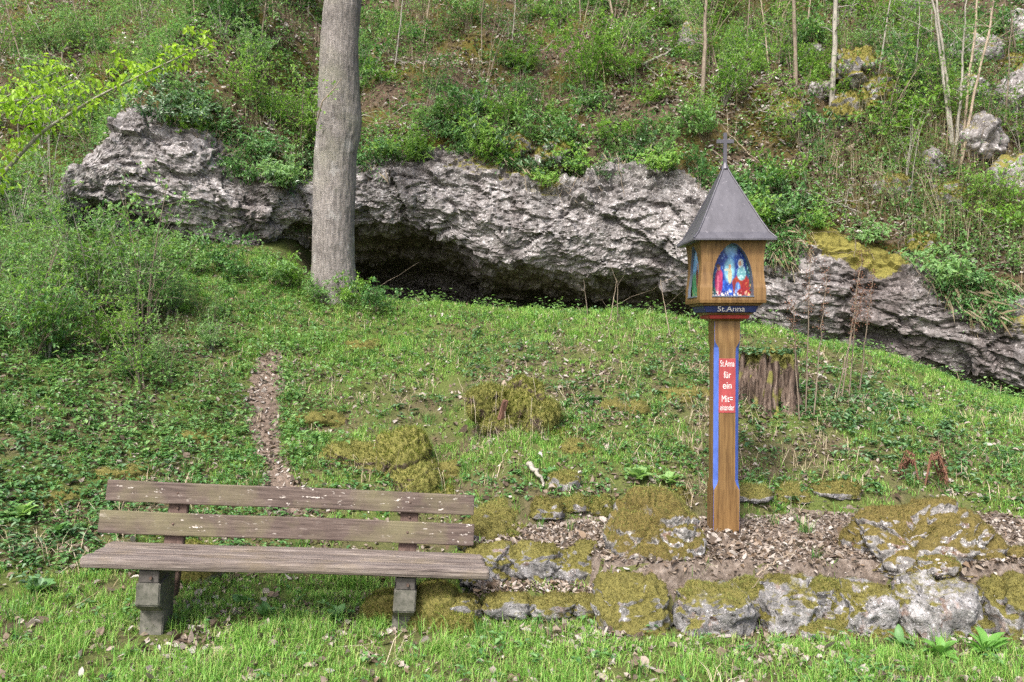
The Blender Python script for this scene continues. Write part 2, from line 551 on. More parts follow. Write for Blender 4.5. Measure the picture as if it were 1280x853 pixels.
def in_terrace(x, y):
    """0..1 mask of the leaf-strewn terrace"""
    x = np.asarray(x, float); y = np.asarray(y, float)
    wob = 0.06 * fbm2(x, y, 2.5, 2, seed=31)
    front = np.interp(x, [-0.3, -0.1, 0.42, 0.55, 3.0, 3.4], [4.72, 4.72, 4.70, 4.42, 4.38, 4.6])
    m = smooth(-0.05, 0.05, y + wob - front) * smooth(-0.32, -0.22, x + wob) * smooth(3.65, 3.45, x + wob)
    back = np.interp(x, [-0.3, 0.0, 1.0, 3.6], [5.05, 5.22, 5.48, 5.65])
    return m * smooth(0.05, -0.05, y + wob - back)

def ground_z(x, y, detail=True):
    x = np.asarray(x, float); y = np.asarray(y, float)
    by, cyy, cz, lz = base_y(x), crest_y(x), crest_z(x), lawn_z(x)
    t = (y - by) / (cyy - by)
    bz = np.where(x > -0.4, np.interp(x, [-0.4, 0.0, 3.4, 4.4], [0.12, 0.40, 0.36, 0.15]), lz + 0.06)
    tt = np.clip(t, 0, 1)
    prof = tt + 0.10 * np.sin(np.pi * tt) * smooth(-1, 1.0, x)
    bank = bz + (cz - bz) * prof
    # beyond the crest: falls to the cave, rises to the rock foot further left
    over = np.maximum(y - cyy, 0)
    cav = smooth(-3.4, -2.6, x)
    bank = bank + over * (0.40 * (1 - cav) - 0.10 * cav) * (over < 3) + (over >= 3) * 3 * (0.40 * (1 - cav) - 0.10 * cav)
    # lawn in front, falling away very gently behind the camera
    lawn = lz + np.minimum(0, (y - 2.0)) * 0.02 * (y > -200)
    z = np.where(t < 0, lawn, bank)
    # blend at the base of the bank
    k = smooth(-0.35, 0.05, y - by)
    z = np.where(t < 0.0, lawn + (bz - lawn) * k, z)
    # the raised terrace with its low step
    ter = in_terrace(x, y)
    z = np.where(ter > 0, z * (1 - ter) + 0.27 * ter, z)
    step = smooth(4.36, 4.44, y) * smooth(4.80, 4.70, y) * smooth(-0.25, -0.15, x) * smooth(0.56, 0.46, x)
    z = np.where(step > 0, np.maximum(z, z * (1 - step) + 0.10 * step), z)
    if detail:
        amp = np.where(t < 0, 0.018, 0.05) * (1 - 0.7 * ter)
        z = z + amp * fbm2(x, y, 1.6, 4, seed=5) + 0.10 * smooth(0.05, 0.4, t) * smooth(1.0, 0.8, t) * fbm2(x, y, 0.9, 3, seed=9)
    return z

def hill_xyz(x, t):
    x = np.asarray(x, float); t = np.asarray(t, float)
    yc, zt = cliff_y(x), top_z(x)
    y = yc + 0.36 + 0.12 * fbm2(x, x * 0 + t, 1.3, 2, seed=39) + t
    sl = np.interp(x, [-8, 0, 4, 8], [0.92, 0.95, 1.02, 1.05])
    z = zt + 0.06 + np.where(t > 0, sl * t, 26 * t)
    u = np.clip(t, 0, 30)
    ln = fbm2(x, y, 0.55, 3, seed=41) * 0.55 * smooth(0, 2.0, u) + fbm2(x, y, 1.7, 4, seed=43) * 0.16 * smooth(-0.2, 0.5, t)
    ln = ln + 0.35 * smooth(2.5, 5, x) * smooth(0.6, 2, u) * fbm2(x, y, 1.1, 3, seed=47)
    return x, y - 0.3 * ln, z + ln

def axis(parts):
    return np.concatenate([np.arange(a, b, s) for a, b, s in parts] + [[parts[-1][1]]])

# ------------------------------------------------------------------ ground, terrace, path
m, nt, out = new_mat("bank_soil")
v = coords(nt)
n1 = noise(nt, 1.4, 5, 0.6, v); n2 = noise(nt, 18, 5, 0.65, v); n3 = noise(nt, 70, 3, 0.6, v)
soil = ramp(nt, n2, [(0.3, (0.045, 0.034, 0.022)), (0.7, (0.12, 0.088, 0.06))])
moss = ramp(nt, n3, [(0.3, (0.045, 0.07, 0.016)), (0.7, (0.10, 0.13, 0.03))])
gf = ramp(nt, n1, [(0.36, g(0.15)), (0.58, g(0.85))])
col = mixc(nt, gf, soil, moss)
pbsdf(nt, out, col, 0.95, 0.1, bump(nt, mixc(nt, 0.5, n2, n3), 0.8, 0.02))
M['soil'] = m

m, nt, out = new_mat("leafy_earth")
v = coords(nt)
n2 = noise(nt, 26, 5, 0.7, v); n3 = noise(nt, 90, 3, 0.6, v)
col = ramp(nt, n2, [(0.3, (0.06, 0.047, 0.036)), (0.5, (0.13, 0.105, 0.085)), (0.72, (0.24, 0.205, 0.175))])
pbsdf(nt, out, col, 0.95, 0.1, bump(nt, mixc(nt, 0.5, n2, n3), 0.9, 0.015))
M['earth'] = m
m, nt, out = new_mat("trodden_earth")
v = coords(nt)
n2 = noise(nt, 22, 5, 0.7, v); n3 = noise(nt, 90, 3, 0.6, v)
col = ramp(nt, n2, [(0.3, (0.06, 0.045, 0.033)), (0.5, (0.13, 0.10, 0.078)), (0.72, (0.24, 0.19, 0.155))])
pbsdf(nt, out, col, 0.95, 0.1, bump(nt, mixc(nt, 0.5, n2, n3), 0.9, 0.015))
M['path_earth'] = m

xs = axis([(-200, -60, 20), (-60, -16, 2), (-16, -7.5, 0.25), (-7.5, 7.5, 0.045), (7.5, 16, 0.25), (16, 60, 2), (60, 200, 20)])
ys = axis([(-200, -20, 20), (-20, 1, 1.0), (1, 3, 0.2), (3, 11, 0.045), (11, 16, 0.2)])
GX, GY = np.meshgrid(xs, ys)
GZ = ground_z(GX, GY)
V = np.stack([GX.ravel(), GY.ravel(), GZ.ravel()], 1)
struct("ground", np_mesh("ground", V, grid_faces(len(ys), len(xs)), True), M['soil'], "grassy bank and lawn in front of the cave")

def sheet(name, mask_fn, x0, x1, y0, y1, step, lift, mat, label):
    xs = np.arange(x0, x1 + 1e-6, step); ys = np.arange(y0, y1 + 1e-6, step)
    X, Y = np.meshgrid(xs, ys)
    mk = mask_fn(X, Y)
    # the sheet dips under the ground at its ragged rim
    Z = ground_z(X, Y) + lift * np.clip(mk * 2 - 0.6, -1.5, 1) + 0.006 * fbm2(X, Y, 9, 2, seed=77)
    F = grid_faces(len(ys), len(xs))
    keep = mk.ravel()[F].max(1) > 0.05
    F = F[keep]
    used = np.unique(F)
    remap = np.zeros(X.size, int); remap[used] = np.arange(len(used))
    V = np.stack([X.ravel(), Y.ravel(), Z.ravel()], 1)[used]
    return struct(name, np_mesh(name, V, remap[F], True), mat, label)

PATH = np.array([(-1.62, 5.75), (-1.80, 6.1), (-1.98, 6.5), (-2.16, 6.95), (-2.32, 7.4), (-2.42, 7.9), (-2.46, 8.4), (-2.62, 8.9)])
def path_dist(x, y):
    px = np.interp(y, PATH[:, 1], PATH[:, 0])
    w = 0.125 + 0.10 * fbm2(x, y, 1.9, 3, seed=51)
    d = np.abs(x - px) / w
    return d + np.maximum(0, 5.75 - y) * 6 + np.maximum(0, y - 7.7) * 1.2
def path_mask(x, y):
    return smooth(1.45, 0.55, path_dist(x, y) + .8 * fbm2(x, y, 5, 3, seed=53))

sheet("terrace", in_terrace, -0.4, 3.8, 4.3, 5.8, 0.03, 0.008, M['earth'], "leaf-strewn level earth terrace around the shrine post")
sheet("path", path_mask, -3.1, -1.2, 5.5, 9.2, 0.03, 0.008, M['path_earth'], "narrow worn footpath of bare earth climbing the bank")

# ------------------------------------------------------------------ hillside
xs = axis([(-60, -20, 2), (-20, -9, 0.3), (-9, 9, 0.06), (9, 20, 0.3), (20, 60, 2)])
ts = axis([(-0.03, 0.0, 0.015), (0.0, 6.5, 0.06), (6.5, 30, 0.8)])
HX, HT = np.meshgrid(xs, ts)
hx, hy, hz = hill_xyz(HX, HT)
m, nt, out = new_mat("hill_soil")
v = coords(nt)
n1 = noise(nt, 0.9, 5, 0.65, v); n2 = noise(nt, 14, 6, 0.7, v); n3 = noise(nt, 60, 3, 0.6, v)
soil = ramp(nt, n2, [(0.3, (0.03, 0.022, 0.015)), (0.55, (0.09, 0.065, 0.045)), (0.75, (0.17, 0.125, 0.095))])
moss = ramp(nt, n3, [(0.3, (0.045, 0.042, 0.008)), (0.7, (0.12, 0.10, 0.016))])
gf = ramp(nt, n1, [(0.46, g(0.0)), (0.60, g(0.85))])
pbsdf(nt, out, mixc(nt, gf, soil, moss), 0.95, 0.1, bump(nt, mixc(nt, 0.5, n2, n3), 0.9, 0.03))
M['hill'] = m
struct("hillside", np_mesh("hillside", np.stack([hx.ravel(), hy.ravel(), hz.ravel()], 1), grid_faces(len(ts), len(xs)), True), M['hill'], "steep wooded slope above the rock")

# ------------------------------------------------------------------ cliff with the cave
xs = axis([(-40, -9, 0.5), (-9, 8.5, 0.032), (8.5, 40, 0.5)])
nx = len(xs)
yc, zl, zt, cv = cliff_y(xs), lip_z(xs), top_z(xs), cave(xs)
fl = ground_z(xs, yc + 1.0, False)
depth = 0.35 + 2.5 * cv
# profile knots (y offset, z) from the buried cave back up, along the roof to the lip, up the face, back under the hillside
roof_back = np.minimum(zl - 0.55 * cv, fl + 1.0)
K = [(depth * 0.95, fl - 0.9), (depth * 1.0, fl - 0.1), (depth * 0.98, roof_back - 0.10), (depth * 0.90, roof_back + 0.05),
     (depth * 0.50, zl - 0.24 * cv), (0.22 + 0.12 * cv, zl - 0.02), (0.02 + 0 * xs, zl + 0.06), (-0.22 + 0 * xs, zl + 0.30 * (zt - zl)),
     (-0.16 + 0 * xs, zl + 0.62 * (zt - zl)), (0.12 + 0 * xs, zl + 0.86 * (zt - zl)), (0.55 + 0 * xs, zt + 0.02), (1.1 + 0 * xs, zt + 0.06), (1.6 + 0 * xs, zt - 0.3)]
rows = [6, 22, 10, 26, 20, 8, 26, 26, 22, 18, 12, 6]
prof = []
for k, n in enumerate(rows):
    a, b = K[k], K[k + 1]
    for i in range(n):
        f = i / n
        prof.append((a[0] * (1 - f) + b[0] * f, a[1] * (1 - f) + b[1] * f))
prof.append(K[-1])
PY = np.stack([p[0] for p in prof]); PZ = np.stack([p[1] for p in prof])
for _ in range(6):      # soften the knots
    PY[1:-1] = (PY[:-2] + 2 * PY[1:-1] + PY[2:]) / 4
    PZ[1:-1] = (PZ[:-2] + 2 * PZ[1:-1] + PZ[2:]) / 4
G = np.stack([np.broadcast_to(xs, PY.shape), yc[None, :] + PY, PZ], -1)
def grid_normals(G):
    du = np.gradient(G, axis=1); dv = np.gradient(G, axis=0)
    return unit(np.cross(du, dv))
nrm = grid_normals(G).reshape(-1, 3)
P0 = G.reshape(-1, 3)
# beds dip to the right: rotate the noise domain
ca, sa = math.cos(R(14)), math.sin(R(14))
Q = np.stack([P0[:, 0] * ca - P0[:, 2] * sa, P0[:, 1], P0[:, 0] * sa + P0[:, 2] * ca], 1)
Qs = Q * np.array([0.75, 1.0, 1.35])
warp = np.stack([fbm(Q, 1.5, 3, seed=100 + i) for i in range(3)], 1) * 0.22
f1, f2, cid, ta = worley((Qs + warp) * 1.0, 3, True)
g1, g2, gid, tb = worley((Qs + warp * 0.7) * 2.6, 5, True)
e1, e2, eid, tc_ = worley((Qs + warp * 0.5) * 6.5, 8, True)
h1_, h2_, hid_, td = worley((Qs + warp * 0.3) * 13.0, 9, True)
disp = 0.15 * fbm(Q, 0.5, 3, seed=61) + 0.05 * (cid - 0.5) + 0.11 * ta + 0.05 * (gid - 0.5) + 0.085 * tb + 0.034 * (eid - 0.5) + 0.050 * tc_ + 0.012 * (hid_ - 0.5) + 0.020 * td
disp += -0.05 * smooth(0.07, 0.0, f2 - f1) * smooth(-.1, .35, fbm(Q, .9, 2, seed=63)) - 0.03 * smooth(0.08, 0.0, g2 - g1) * smooth(-.1, .3, fbm(Q, 1.6, 2, seed=64))
disp += 0.030 * fbm(Q, 4.0, 4, 0.55, seed=65) + 0.012 * fbm(Q, 14.0, 3, 0.6, seed=68)
P1 = P0 + nrm * disp[:, None]
n2_ = grid_normals(P1.reshape(G.shape)).reshape(-1, 3)
if n2_[len(n2_) // 2, 1] > 0:
    pass
upn = n2_[:, 2] * np.sign(-nrm[:, 1].mean() + 1e-9)
rowi = np.repeat(np.arange(PY.shape[0]), nx) / PY.shape[0]
mossm = 0.55 * smooth(0.25, 0.8, nrm[:, 2] * 0 + np.abs(upn)) * smooth(0.62, 0.95, rowi) + 0.55 * smooth(0.05, 0.45, fbm(Q, 0.8, 3, seed=71)) * smooth(0.55, 0.9, rowi)
mossm += 0.6 * smooth(0.84, 0.95, rowi)
mossm += 0.55 * smooth(3.2, 4.6, P0[:, 0]) * smooth(-.1, .25, fbm(Q, 1.1, 3, seed=73)) * smooth(.5, .75, rowi)
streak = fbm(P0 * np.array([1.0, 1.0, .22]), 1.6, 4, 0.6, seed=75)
stain_dark = 0.75 * smooth(0.0, 0.35, streak) + 0.55 * smooth(2.6, 4.4, P0[:, 0]) + 0.5 * smooth(.50, .40, rowi)  # stained streaks and right-hand end, plus a darker tone behind the lip
F = grid_faces(PY.shape[0], nx)
struct("cliff", np_mesh("cliff", P1, F, False, {"moss": mossm, "stain_dark": stain_dark}), M['cliff'], "grey limestone rock face with a low cave mouth")
CLIFF_P = P1.reshape(G.shape); CLIFF_N = n2_.reshape(G.shape); CLIFF_X = xs

# ------------------------------------------------------------------ where a line of sight meets the ground (used to set things out)
def on_ground(px, py):
    dx, dz = (px - 640) / 1000.0, (406 - py) / 1000.0
    y = np.arange(3.2, 13, 0.01)
    zz = ground_z(dx * y, y)
    hit = np.argmax(CAM_Z + dz * y <= zz)
    y = y[hit]
    return np.array([dx * y, y, float(ground_z(np.array([dx * y]), np.array([y]))[0])])

def on_hill(px, py):
    """the point of the hillside seen at a place of the photograph"""
    dx, dz = (px - 640) / 1000.0, (406 - py) / 1000.0
    best = None
    for t in np.arange(-0.2, 12, 0.02):
        # fixed-point on x
        y = 12.0
        for _ in range(6):
            y = float(cliff_y(dx * y)) + 0.45 + t
        X, Y, Z = hill_xyz(np.array([dx * y]), np.array([t]))
        e = (Z[0] - CAM_Z) / Y[0] - dz
        if e >= 0:
            return np.array([X[0], Y[0], Z[0]])
    return np.array([X[0], Y[0], Z[0]])

# ------------------------------------------------------------------ rocks and moss
def ico(sub):
    bm = bmesh.new()
    bmesh.ops.create_icosphere(bm, subdivisions=sub, radius=1.0)
    V = np.array([v.co[:] for v in bm.verts]); F = np.array([[v.index for v in f.verts] for f in bm.faces])
    bm.free()
    return V, F
ICO = {k: ico(k) for k in (3, 4, 5, 6)}

def vert_normals(V, F):
    n = np.cross(V[F[:, 1]] - V[F[:, 0]], V[F[:, 2]] - V[F[:, 0]])
    vn = np.zeros_like(V)
    for k in range(3):
        np.add.at(vn, F[:, k], n)
    return unit(vn)

def fuzz(V, F, mask, count, length, width, spread=0.6, up=0.25):
    """tiny moss shoots over the faces where mask is high"""
    tri = V[F]
    area = 0.5 * np.linalg.norm(np.cross(tri[:, 1] - tri[:, 0], tri[:, 2] - tri[:, 0]), axis=1)
    w = area * np.clip(mask[F].mean(1), 0, 1) ** 2
    if w.sum() <= 0: return np.zeros((0, 3)), np.zeros((0, 3), int)
    idx = rng.choice(len(F), count, p=w / w.sum())
    a = rng.random((count, 2)); s = a.sum(1) > 1; a[s] = 1 - a[s]
    P = tri[idx, 0] + a[:, :1] * (tri[idx, 1] - tri[idx, 0]) + a[:, 1:] * (tri[idx, 2] - tri[idx, 0])
    n = unit(np.cross(tri[idx, 1] - tri[idx, 0], tri[idx, 2] - tri[idx, 0]))
    d = unit(n + rng.normal(0, spread, (count, 3)) + np.array([0, 0, up]))
    s, _ = frames(d)
    L = length * rng.uniform(0.5, 1.4, count)[:, None]
    W = width * rng.uniform(0.6, 1.3, count)[:, None]
    P = P - n * 0.003
    T = P + d * L
    VV = np.stack([P - s * W / 2, P + s * W / 2, T], 1).reshape(-1, 3)
    return VV, np.arange(count * 3).reshape(-1, 3)

def make_rock(size, seed, sub=5, facet=0.22, flat=0.5, moss_bias=0.0, blocky=0.82, rough=1.0, tilt=(0, 0, 0)):
    """irregular stone: V, F, moss mask (local, base at z=0)"""
    V, F = ICO[sub]
    V = V.copy()
    V = np.sign(V) * np.abs(V) ** blocky
    sd = np.array([seed * 3.17, seed * 1.31, seed * 2.03])
    q = V * np.array(size) / max(size)
    f1, f2, cid = worley(q * 1.6 + sd, 3)
    h1, h2, hid = worley(q * 4.0 + sd, 4)
    d = 1 + rough * (facet * (cid - 0.5) + 0.28 * fbm(q + sd, 1.2, 3, seed=seed) + 0.10 * (hid - 0.5) - 0.10 * smooth(0.12, 0, f2 - f1) - 0.05 * smooth(0.15, 0, h2 - h1) + 0.06 * fbm(q + sd, 6, 3, seed=seed + 5, ridged=True))
    V = V * d[:, None] * np.array(size) * 0.5
    V[:, 2] = np.where(V[:, 2] < 0, V[:, 2] * flat, V[:, 2])
    if any(tilt):
        mt = Matrix.Rotation(tilt[0], 3, 'X') @ Matrix.Rotation(tilt[1], 3, 'Y')
        V = V @ np.array(mt).T
    vn = vert_normals(V, F)
    mo = smooth(-0.15, 0.65, vn[:, 2]) * 0.75 + 0.55 * fbm(q + sd * 2, 1.5, 3, seed=seed + 40) + moss_bias
    return V, F, np.clip(mo, 0, 1)

def rock_parts(parent, V, F, mo, mat, moss_mat, nfuzz, fl=0.016, fw=0.004, names=("rock", "moss"), label=None):
    r = obj(names[0], np_mesh(names[0], V, F, True, {"moss": mo}), mat, parent)
    if nfuzz:
        fv, ff = fuzz(V, F, np.clip((mo - 0.4) * 2.2, 0, 1), nfuzz, fl, fw)
        if len(fv):
            obj(names[1], np_mesh(names[1], fv, ff), moss_mat, r if names[0] == "stone" else parent)["kind"] = "stuff"
    return r

def ground_at(x, y):
    return float(ground_z(np.array([x]), np.array([y]))[0])

# two boulders on the terrace
b = thing("boulder", "mossy dome-shaped boulder on the terrace in front of the shrine post", "boulder", (0.845, 4.68, 0.22))
V, F, mo = make_rock((0.56, 0.46, 0.80), 7, 6, 0.26, 0.35, 0.34, rough=0.8)
V[:, 0] *= 1.12 - 0.9 * np.clip(V[:, 2], 0, .6)
rock_parts(b, V, F, mo, M['boulder'], M['moss_yellow'], 12000)
b = thing("boulder", "broad flat-topped boulder with rusty moss and white lichen at the terrace end", "boulder", (2.36, 4.68, 0.24))
V, F, mo = make_rock((0.84, 0.56, 0.64), 18, 6, 0.24, 0.35, 0.20, rough=0.85)
rock_parts(b, V, F, mo, M['boulder'], M['moss_brown'], 11000)
b = thing("boulder", "small mossy stone lying beside the rusty flat-topped boulder", "stone", (2.30, 4.42, 0.24))
V, F, mo = make_rock((0.28, 0.22, 0.20), 15, 5, 0.25, 0.4, 0.25)
rock_parts(b, V, F, mo, M['boulder'], M['moss_yellow'], 2500)
b = thing("boulder", "low mossy stone half sunk at the end of the stone border", "stone", (2.92, 4.62, 0.12))
V, F, mo = make_rock((0.50, 0.40, 0.40), 16, 5, 0.25, 0.4, 0.2)
rock_parts(b, V, F, mo, M['boulder'], M['moss_brown'], 4500)

# front border of rough stones
border = thing("stone_border", "low border of rough lichen-spotted stones along the terrace front", "stone border", (1.5, 4.3, 0))
row = [  # x, y, sx, sy, sz, zc, seed, moss, moss tone
    (0.67, 4.34, 0.42, 0.42, 0.42, 0.08, 21, 0.34, 'moss_brown'),
    (1.08, 4.28, 0.42, 0.36, 0.38, 0.09, 33, -0.12, 'moss_yellow'),
    (1.50, 4.30, 0.40, 0.36, 0.40, 0.11, 23, -0.12, 'moss_brown'),
    (1.88, 4.28, 0.34, 0.36, 0.36, 0.11, 35, -0.12, 'moss_brown'),
    (2.28, 4.24, 0.46, 0.40, 0.46, 0.10, 25, -0.12, 'moss_brown'),
    (2.70, 4.30, 0.38, 0.42, 0.44, 0.07, 26, 0.26, 'moss_brown'),
    (1.29, 4.36, 0.20, 0.24, 0.30, 0.10, 27, 0.35, 'moss_yellow'),
    (1.70, 4.36, 0.20, 0.24, 0.30, 0.12, 37, 0.35, 'moss_yellow'),
    (1.66, 4.18, 0.34, 0.22, 0.18, 0.01, 28, 0.30, 'moss_yellow'),
    (2.00, 4.16, 0.30, 0.20, 0.16, 0.00, 29, 0.32, 'moss_yellow'),
    (3.05, 4.36, 0.36, 0.40, 0.36, 0.04, 30, 0.15, 'moss_yellow')]
for (x, y, sx, sy, sz, zc, sd, mb, mm) in row:
    V, F, mo = make_rock((sx, sy, sz * 0.95), sd, 5, 0.34, 0.8, mb, blocky=0.74, rough=0.85, tilt=(random.uniform(-.1, .1), random.uniform(-.15, .15), 0))
    V = V + np.array([x - 1.5, y - 4.3, zc - (0.075 if mb < 0 else 0.05)])
    rock_parts(border, V, F, mo, M['kerb'], M[mm], 4600 if mb > 0 else 2600, names=("stone", "moss"))

kerb = thing("stone_border", "mossy kerb of dark stones behind the leaf-filled step", "stone border", (0.15, 4.72, 0))
for i, (x, sx, sz, mb) in enumerate([(-0.14, 0.32, 0.30, 0.2), (0.14, 0.34, 0.28, 0.1), (0.40, 0.30, 0.30, 0.25)]):
    V, F, mo = make_rock((sx, 0.22, sz), 51 + i, 5, 0.25, 0.9, mb)
    V = V + np.array([x - 0.15, 0.0, 0.15])
    rock_parts(kerb, V, F, mo, M['kerb'], M['moss_brown'], 2600, names=("stone", "moss"))
edge = thing("stone_border", "flat mossy edging stones along the front of the leaf-filled step", "stone border", (0.1, 4.38, 0))
for i, (x, sx, mb) in enumerate([(-0.28, 0.26, 0.3), (-0.03, 0.28, 0.2), (0.22, 0.26, 0.3), (0.42, 0.2, 0.3)]):
    V, F, mo = make_rock((sx, 0.14, 0.14), 61 + i, 4, 0.2, 0.9, mb)
    V = V + np.array([x - 0.1, 0.0, 0.045])
    rock_parts(edge, V, F, mo, M['kerb'], M['moss_brown'], 1500, names=("stone", "moss"))

# mossy lumps edging the back of the terrace
lumps = [(-0.16, 5.02, .30, .26), (0.02, 5.20, .22, .20), (-0.12, 5.36, .34, .20), (0.22, 5.38, .26, .16), (0.44, 5.46, .24, .16), (0.60, 5.46, .20, .20), (1.18, 5.64, .22, .18), (1.64, 5.68, .34, .17), (1.98, 5.74, .36, .15), (2.34, 5.78, .34, .15), (0.36, 5.62, .22, .24), (-0.02, 4.96, .16, .14)]
for i, (x, y, w, h) in enumerate(lumps):
    shape = "upright" if h > w else "wide low" if w > .28 else "cushion-shaped" if h / w > .8 else "small flat"
    where = "near the end of the bench" if x < .1 else "between the bench and the dome-shaped boulder" if x < .55 else "behind the dome-shaped boulder" if x < 1.25 else "behind the shrine post"
    b = thing("mossy_stone", f"{shape} {'golden' if i % 3 else 'brown'} moss-covered stone {where}", "stone", (x, y, ground_at(x, y) - 0.05), (0, 0, 0), "mossy stones at the back of the terrace")
    V, F, mo = make_rock((w * random.uniform(.8, 1.3), w * 0.85, h * random.uniform(.9, 1.4)), 80 + i, 4, 0.25, 0.4, 0.40, rough=1.0)
    rock_parts(b, V, F, mo, M['kerb'], M['moss_yellow'] if i % 3 else M['moss_brown'], 2400, 0.020, 0.0045)
for (x, y, w, h, lab) in [(-0.42, 4.42, .34, .30, "round bright green moss cushion beside the bench leg"), (-0.28, 4.30, .22, .15, "small low moss cushion at the foot of the bigger cushion"),
                          (-1.98, 4.98, .30, .30, "mossy stone behind the bench showing under its backrest"), (-0.72, 4.55, .3, .2, "mossy stone in the shade under the bench seat")]:
    b = thing("moss_cushion", lab, "moss", (x, y, ground_at(x, y) - 0.01))
    V, F, mo = make_rock((w, w * 0.9, h * 1.5), int(abs(x) * 100) + 3, 5, 0.10, 0.4, 0.8, rough=0.6)
    rock_parts(b, V, F, mo, M['kerb'], M['moss_green'], 5000, 0.020, 0.0045)

# low moss mounds scattered on the bank
for i, (px, py, w) in enumerate([(780, 505, .34), (860, 490, .42), (455, 428, .4), (395, 520, .4), (250, 545, .3), (560, 590, .3), (150, 590, .35), (70, 620, .3), (715, 560, .25)]):
    p = on_ground(px, py)
    where = "below the cave near the grass crest" if py < 450 else "between the shrine post and the mossy stumps" if px > 700 else "beside the footpath" if px > 300 else "among the herbs behind the bench"
    b = thing("moss_cushion", f"{'wide' if w > .33 else 'small'} flat olive moss mound {where}", "moss", (p[0], p[1], p[2] - 0.07), (0, 0, 0), "moss mounds on the bank")
    V, F, mo = make_rock((w * 1.3, w, 0.22), 140 + i, 4, 0.2, 0.4, 0.8, rough=1.3)
    rock_parts(b, V, F, mo, M['kerb'], M['moss_yellow'], 2600, 0.022, 0.005)

# limestone boulders on the slope
hb = [(1212, 60, .62, .42, "pale limestone block high on the slope between the tan stems"), (1200, 106, .60, .36, "pale flat limestone block under the higher block on the slope"),
      (1270, 112, .70, .55, "big pale limestone block beside the tan stems"), (1205, 165, .75, .5, "grey limestone block behind the tan stems"), (1262, 30, .5, .4, "white limestone block near the top of the slope"),
      (1010, 60, .32, .26, "small white rock beside the grey sapling trunk"), (1016, 104, .34, .22, "small pale rock at the mossy hollow"), (1125, 0, .4, .3, "pale rock at the upper slope"),
      (1155, 190, .3, .2, "small white stone on the slope below the forked stem"), (1270, 222, .7, .55, "dark weathered rock on the slope above the rock foot"), (860, 46, .5, .45, "dark mossy rock on the slope above the cave")]
for i, (px, py, w, h, lab) in enumerate(hb):
    p = on_hill(px, py + 12)
    b = thing("rock", lab, "rock", (p[0], p[1], p[2] - 0.05), (0, 0, random.uniform(0, 6)))
    V, F, mo = make_rock((w * 1.3, w, h * 1.7), 170 + i, 5, 0.35, 0.8, -0.25 if i not in (10,) else 0.3)
    rock_parts(b, V, F, mo, M['cliff'], M['moss_brown'], 700)
for i, (px, py, w) in enumerate([(1062, 80, .8), (1085, 110, .7), (1050, 130, .7), (880, 60, .6), (1240, 50, .7), (1100, 350, .5), (1265, 75, .6), (1150, 300, .5), (975, 130, .5), (690, 190, .6), (640, 190, .5), (1215, 420, .5), (1110, 230, .6), (1180, 240, .6)]):
    p = on_hill(px, py + 10)
    where = "above the cave" if px < 800 else "near the straight grey sapling" if px < 1100 and py < 200 else "near the leaning tan stems" if py < 260 else "just above the low overhang"
    b = thing("mossy_rock", f"{'big' if w > .65 else 'small'} dark rock cushioned with {'green' if i % 2 else 'brown'} moss {where}", "rock", (p[0], p[1], p[2] - 0.08), (0, 0, random.uniform(0, 6)), "mossy rocks on the slope")
    V, F, mo = make_rock((w, w * 0.8, w * 0.9), 190 + i, 5, 0.35, 0.8, 0.35)
    rock_parts(b, V, F, mo, M['cliff'], M['moss_green'] if i % 2 else M['moss_brown'], 3500, 0.035, 0.008)

# ------------------------------------------------------------------ stumps
m, nt, out = new_mat("weathered_stump_wood")
v = coords(nt, (9, 9, 1.2))
n1 = noise(nt, 3.0, 6, 0.7, v, 0.3); n2 = noise(nt, 9, 5, 0.7, coords(nt))
col = ramp(nt, n1, [(0.34, (0.02, 0.013, 0.01)), (0.52, (0.11, 0.08, 0.062)), (0.74, (0.27, 0.22, 0.18))])
at = nt.nodes.new("ShaderNodeAttribute"); at.attribute_name = "moss"
mf = ramp(nt, at.outputs["Fac"], [(0.4, g(0)), (0.6, g(1))])
col = mixc(nt, mf, col, (0.16, 0.155, 0.045))
pbsdf(nt, out, col, 0.9, 0.15, bump(nt, n1, 1.0, 0.02))
M['stump'] = m
M['rot'] = simple_mat("red_rotten_wood", (0.06, 0.03, 0.02), (0.22, 0.12, 0.088), 14, (3, 3, 0.6), 0.9)

def curve_pts(pts, n):
    pts = np.array(pts, float); t = np.linspace(0, 1, len(pts)); tt = np.linspace(0, 1, n)
    return np.stack([np.interp(tt, t, pts[:, k]) for k in range(3)], 1)
p = on_ground(962, 505)
st = thing("tree_stump", "weathered grey split tree stump with mossy ivy-covered top behind the shrine post", "tree stump", (p[0], p[1] + .08, p[2] - 0.10))
na, nh = 96, 28
ang = np.linspace(0, 2 * np.pi, na, endpoint=False); hh = np.linspace(0, 0.60, nh)
A, H = np.meshgrid(ang, hh)
q = np.stack([np.cos(A).ravel() * 3.4, np.sin(A).ravel() * 3.4, H.ravel() * 0.8], 1)
rr = 0.205 + 0.10 * fbm(q, 1.6, 3, seed=301, ridged=True).reshape(A.shape) + 0.05 * fbm(q, 0.9, 2, seed=305).reshape(A.shape)
rr *= 1.0 + 0.22 * np.exp(-H / 0.12)
rr *= 1 - 0.10 * smooth(0.5, 0.6, H)
topn = fbm(np.stack([np.cos(ang) * 3, np.sin(ang) * 3, ang * 0], 1), 1.2, 3, seed=309)
Z = H * (0.86 + 0.40 * topn[None, :])
V = np.stack([rr * np.cos(A), rr * np.sin(A), Z], -1).reshape(-1, 3)
V = np.concatenate([V, [[0, 0, 0.52]]])
F4 = grid_faces(nh, na, True)
lastr = (nh - 1) * na
F3 = np.array([[lastr + i, lastr + (i + 1) % na, len(V) - 1] for i in range(na)])
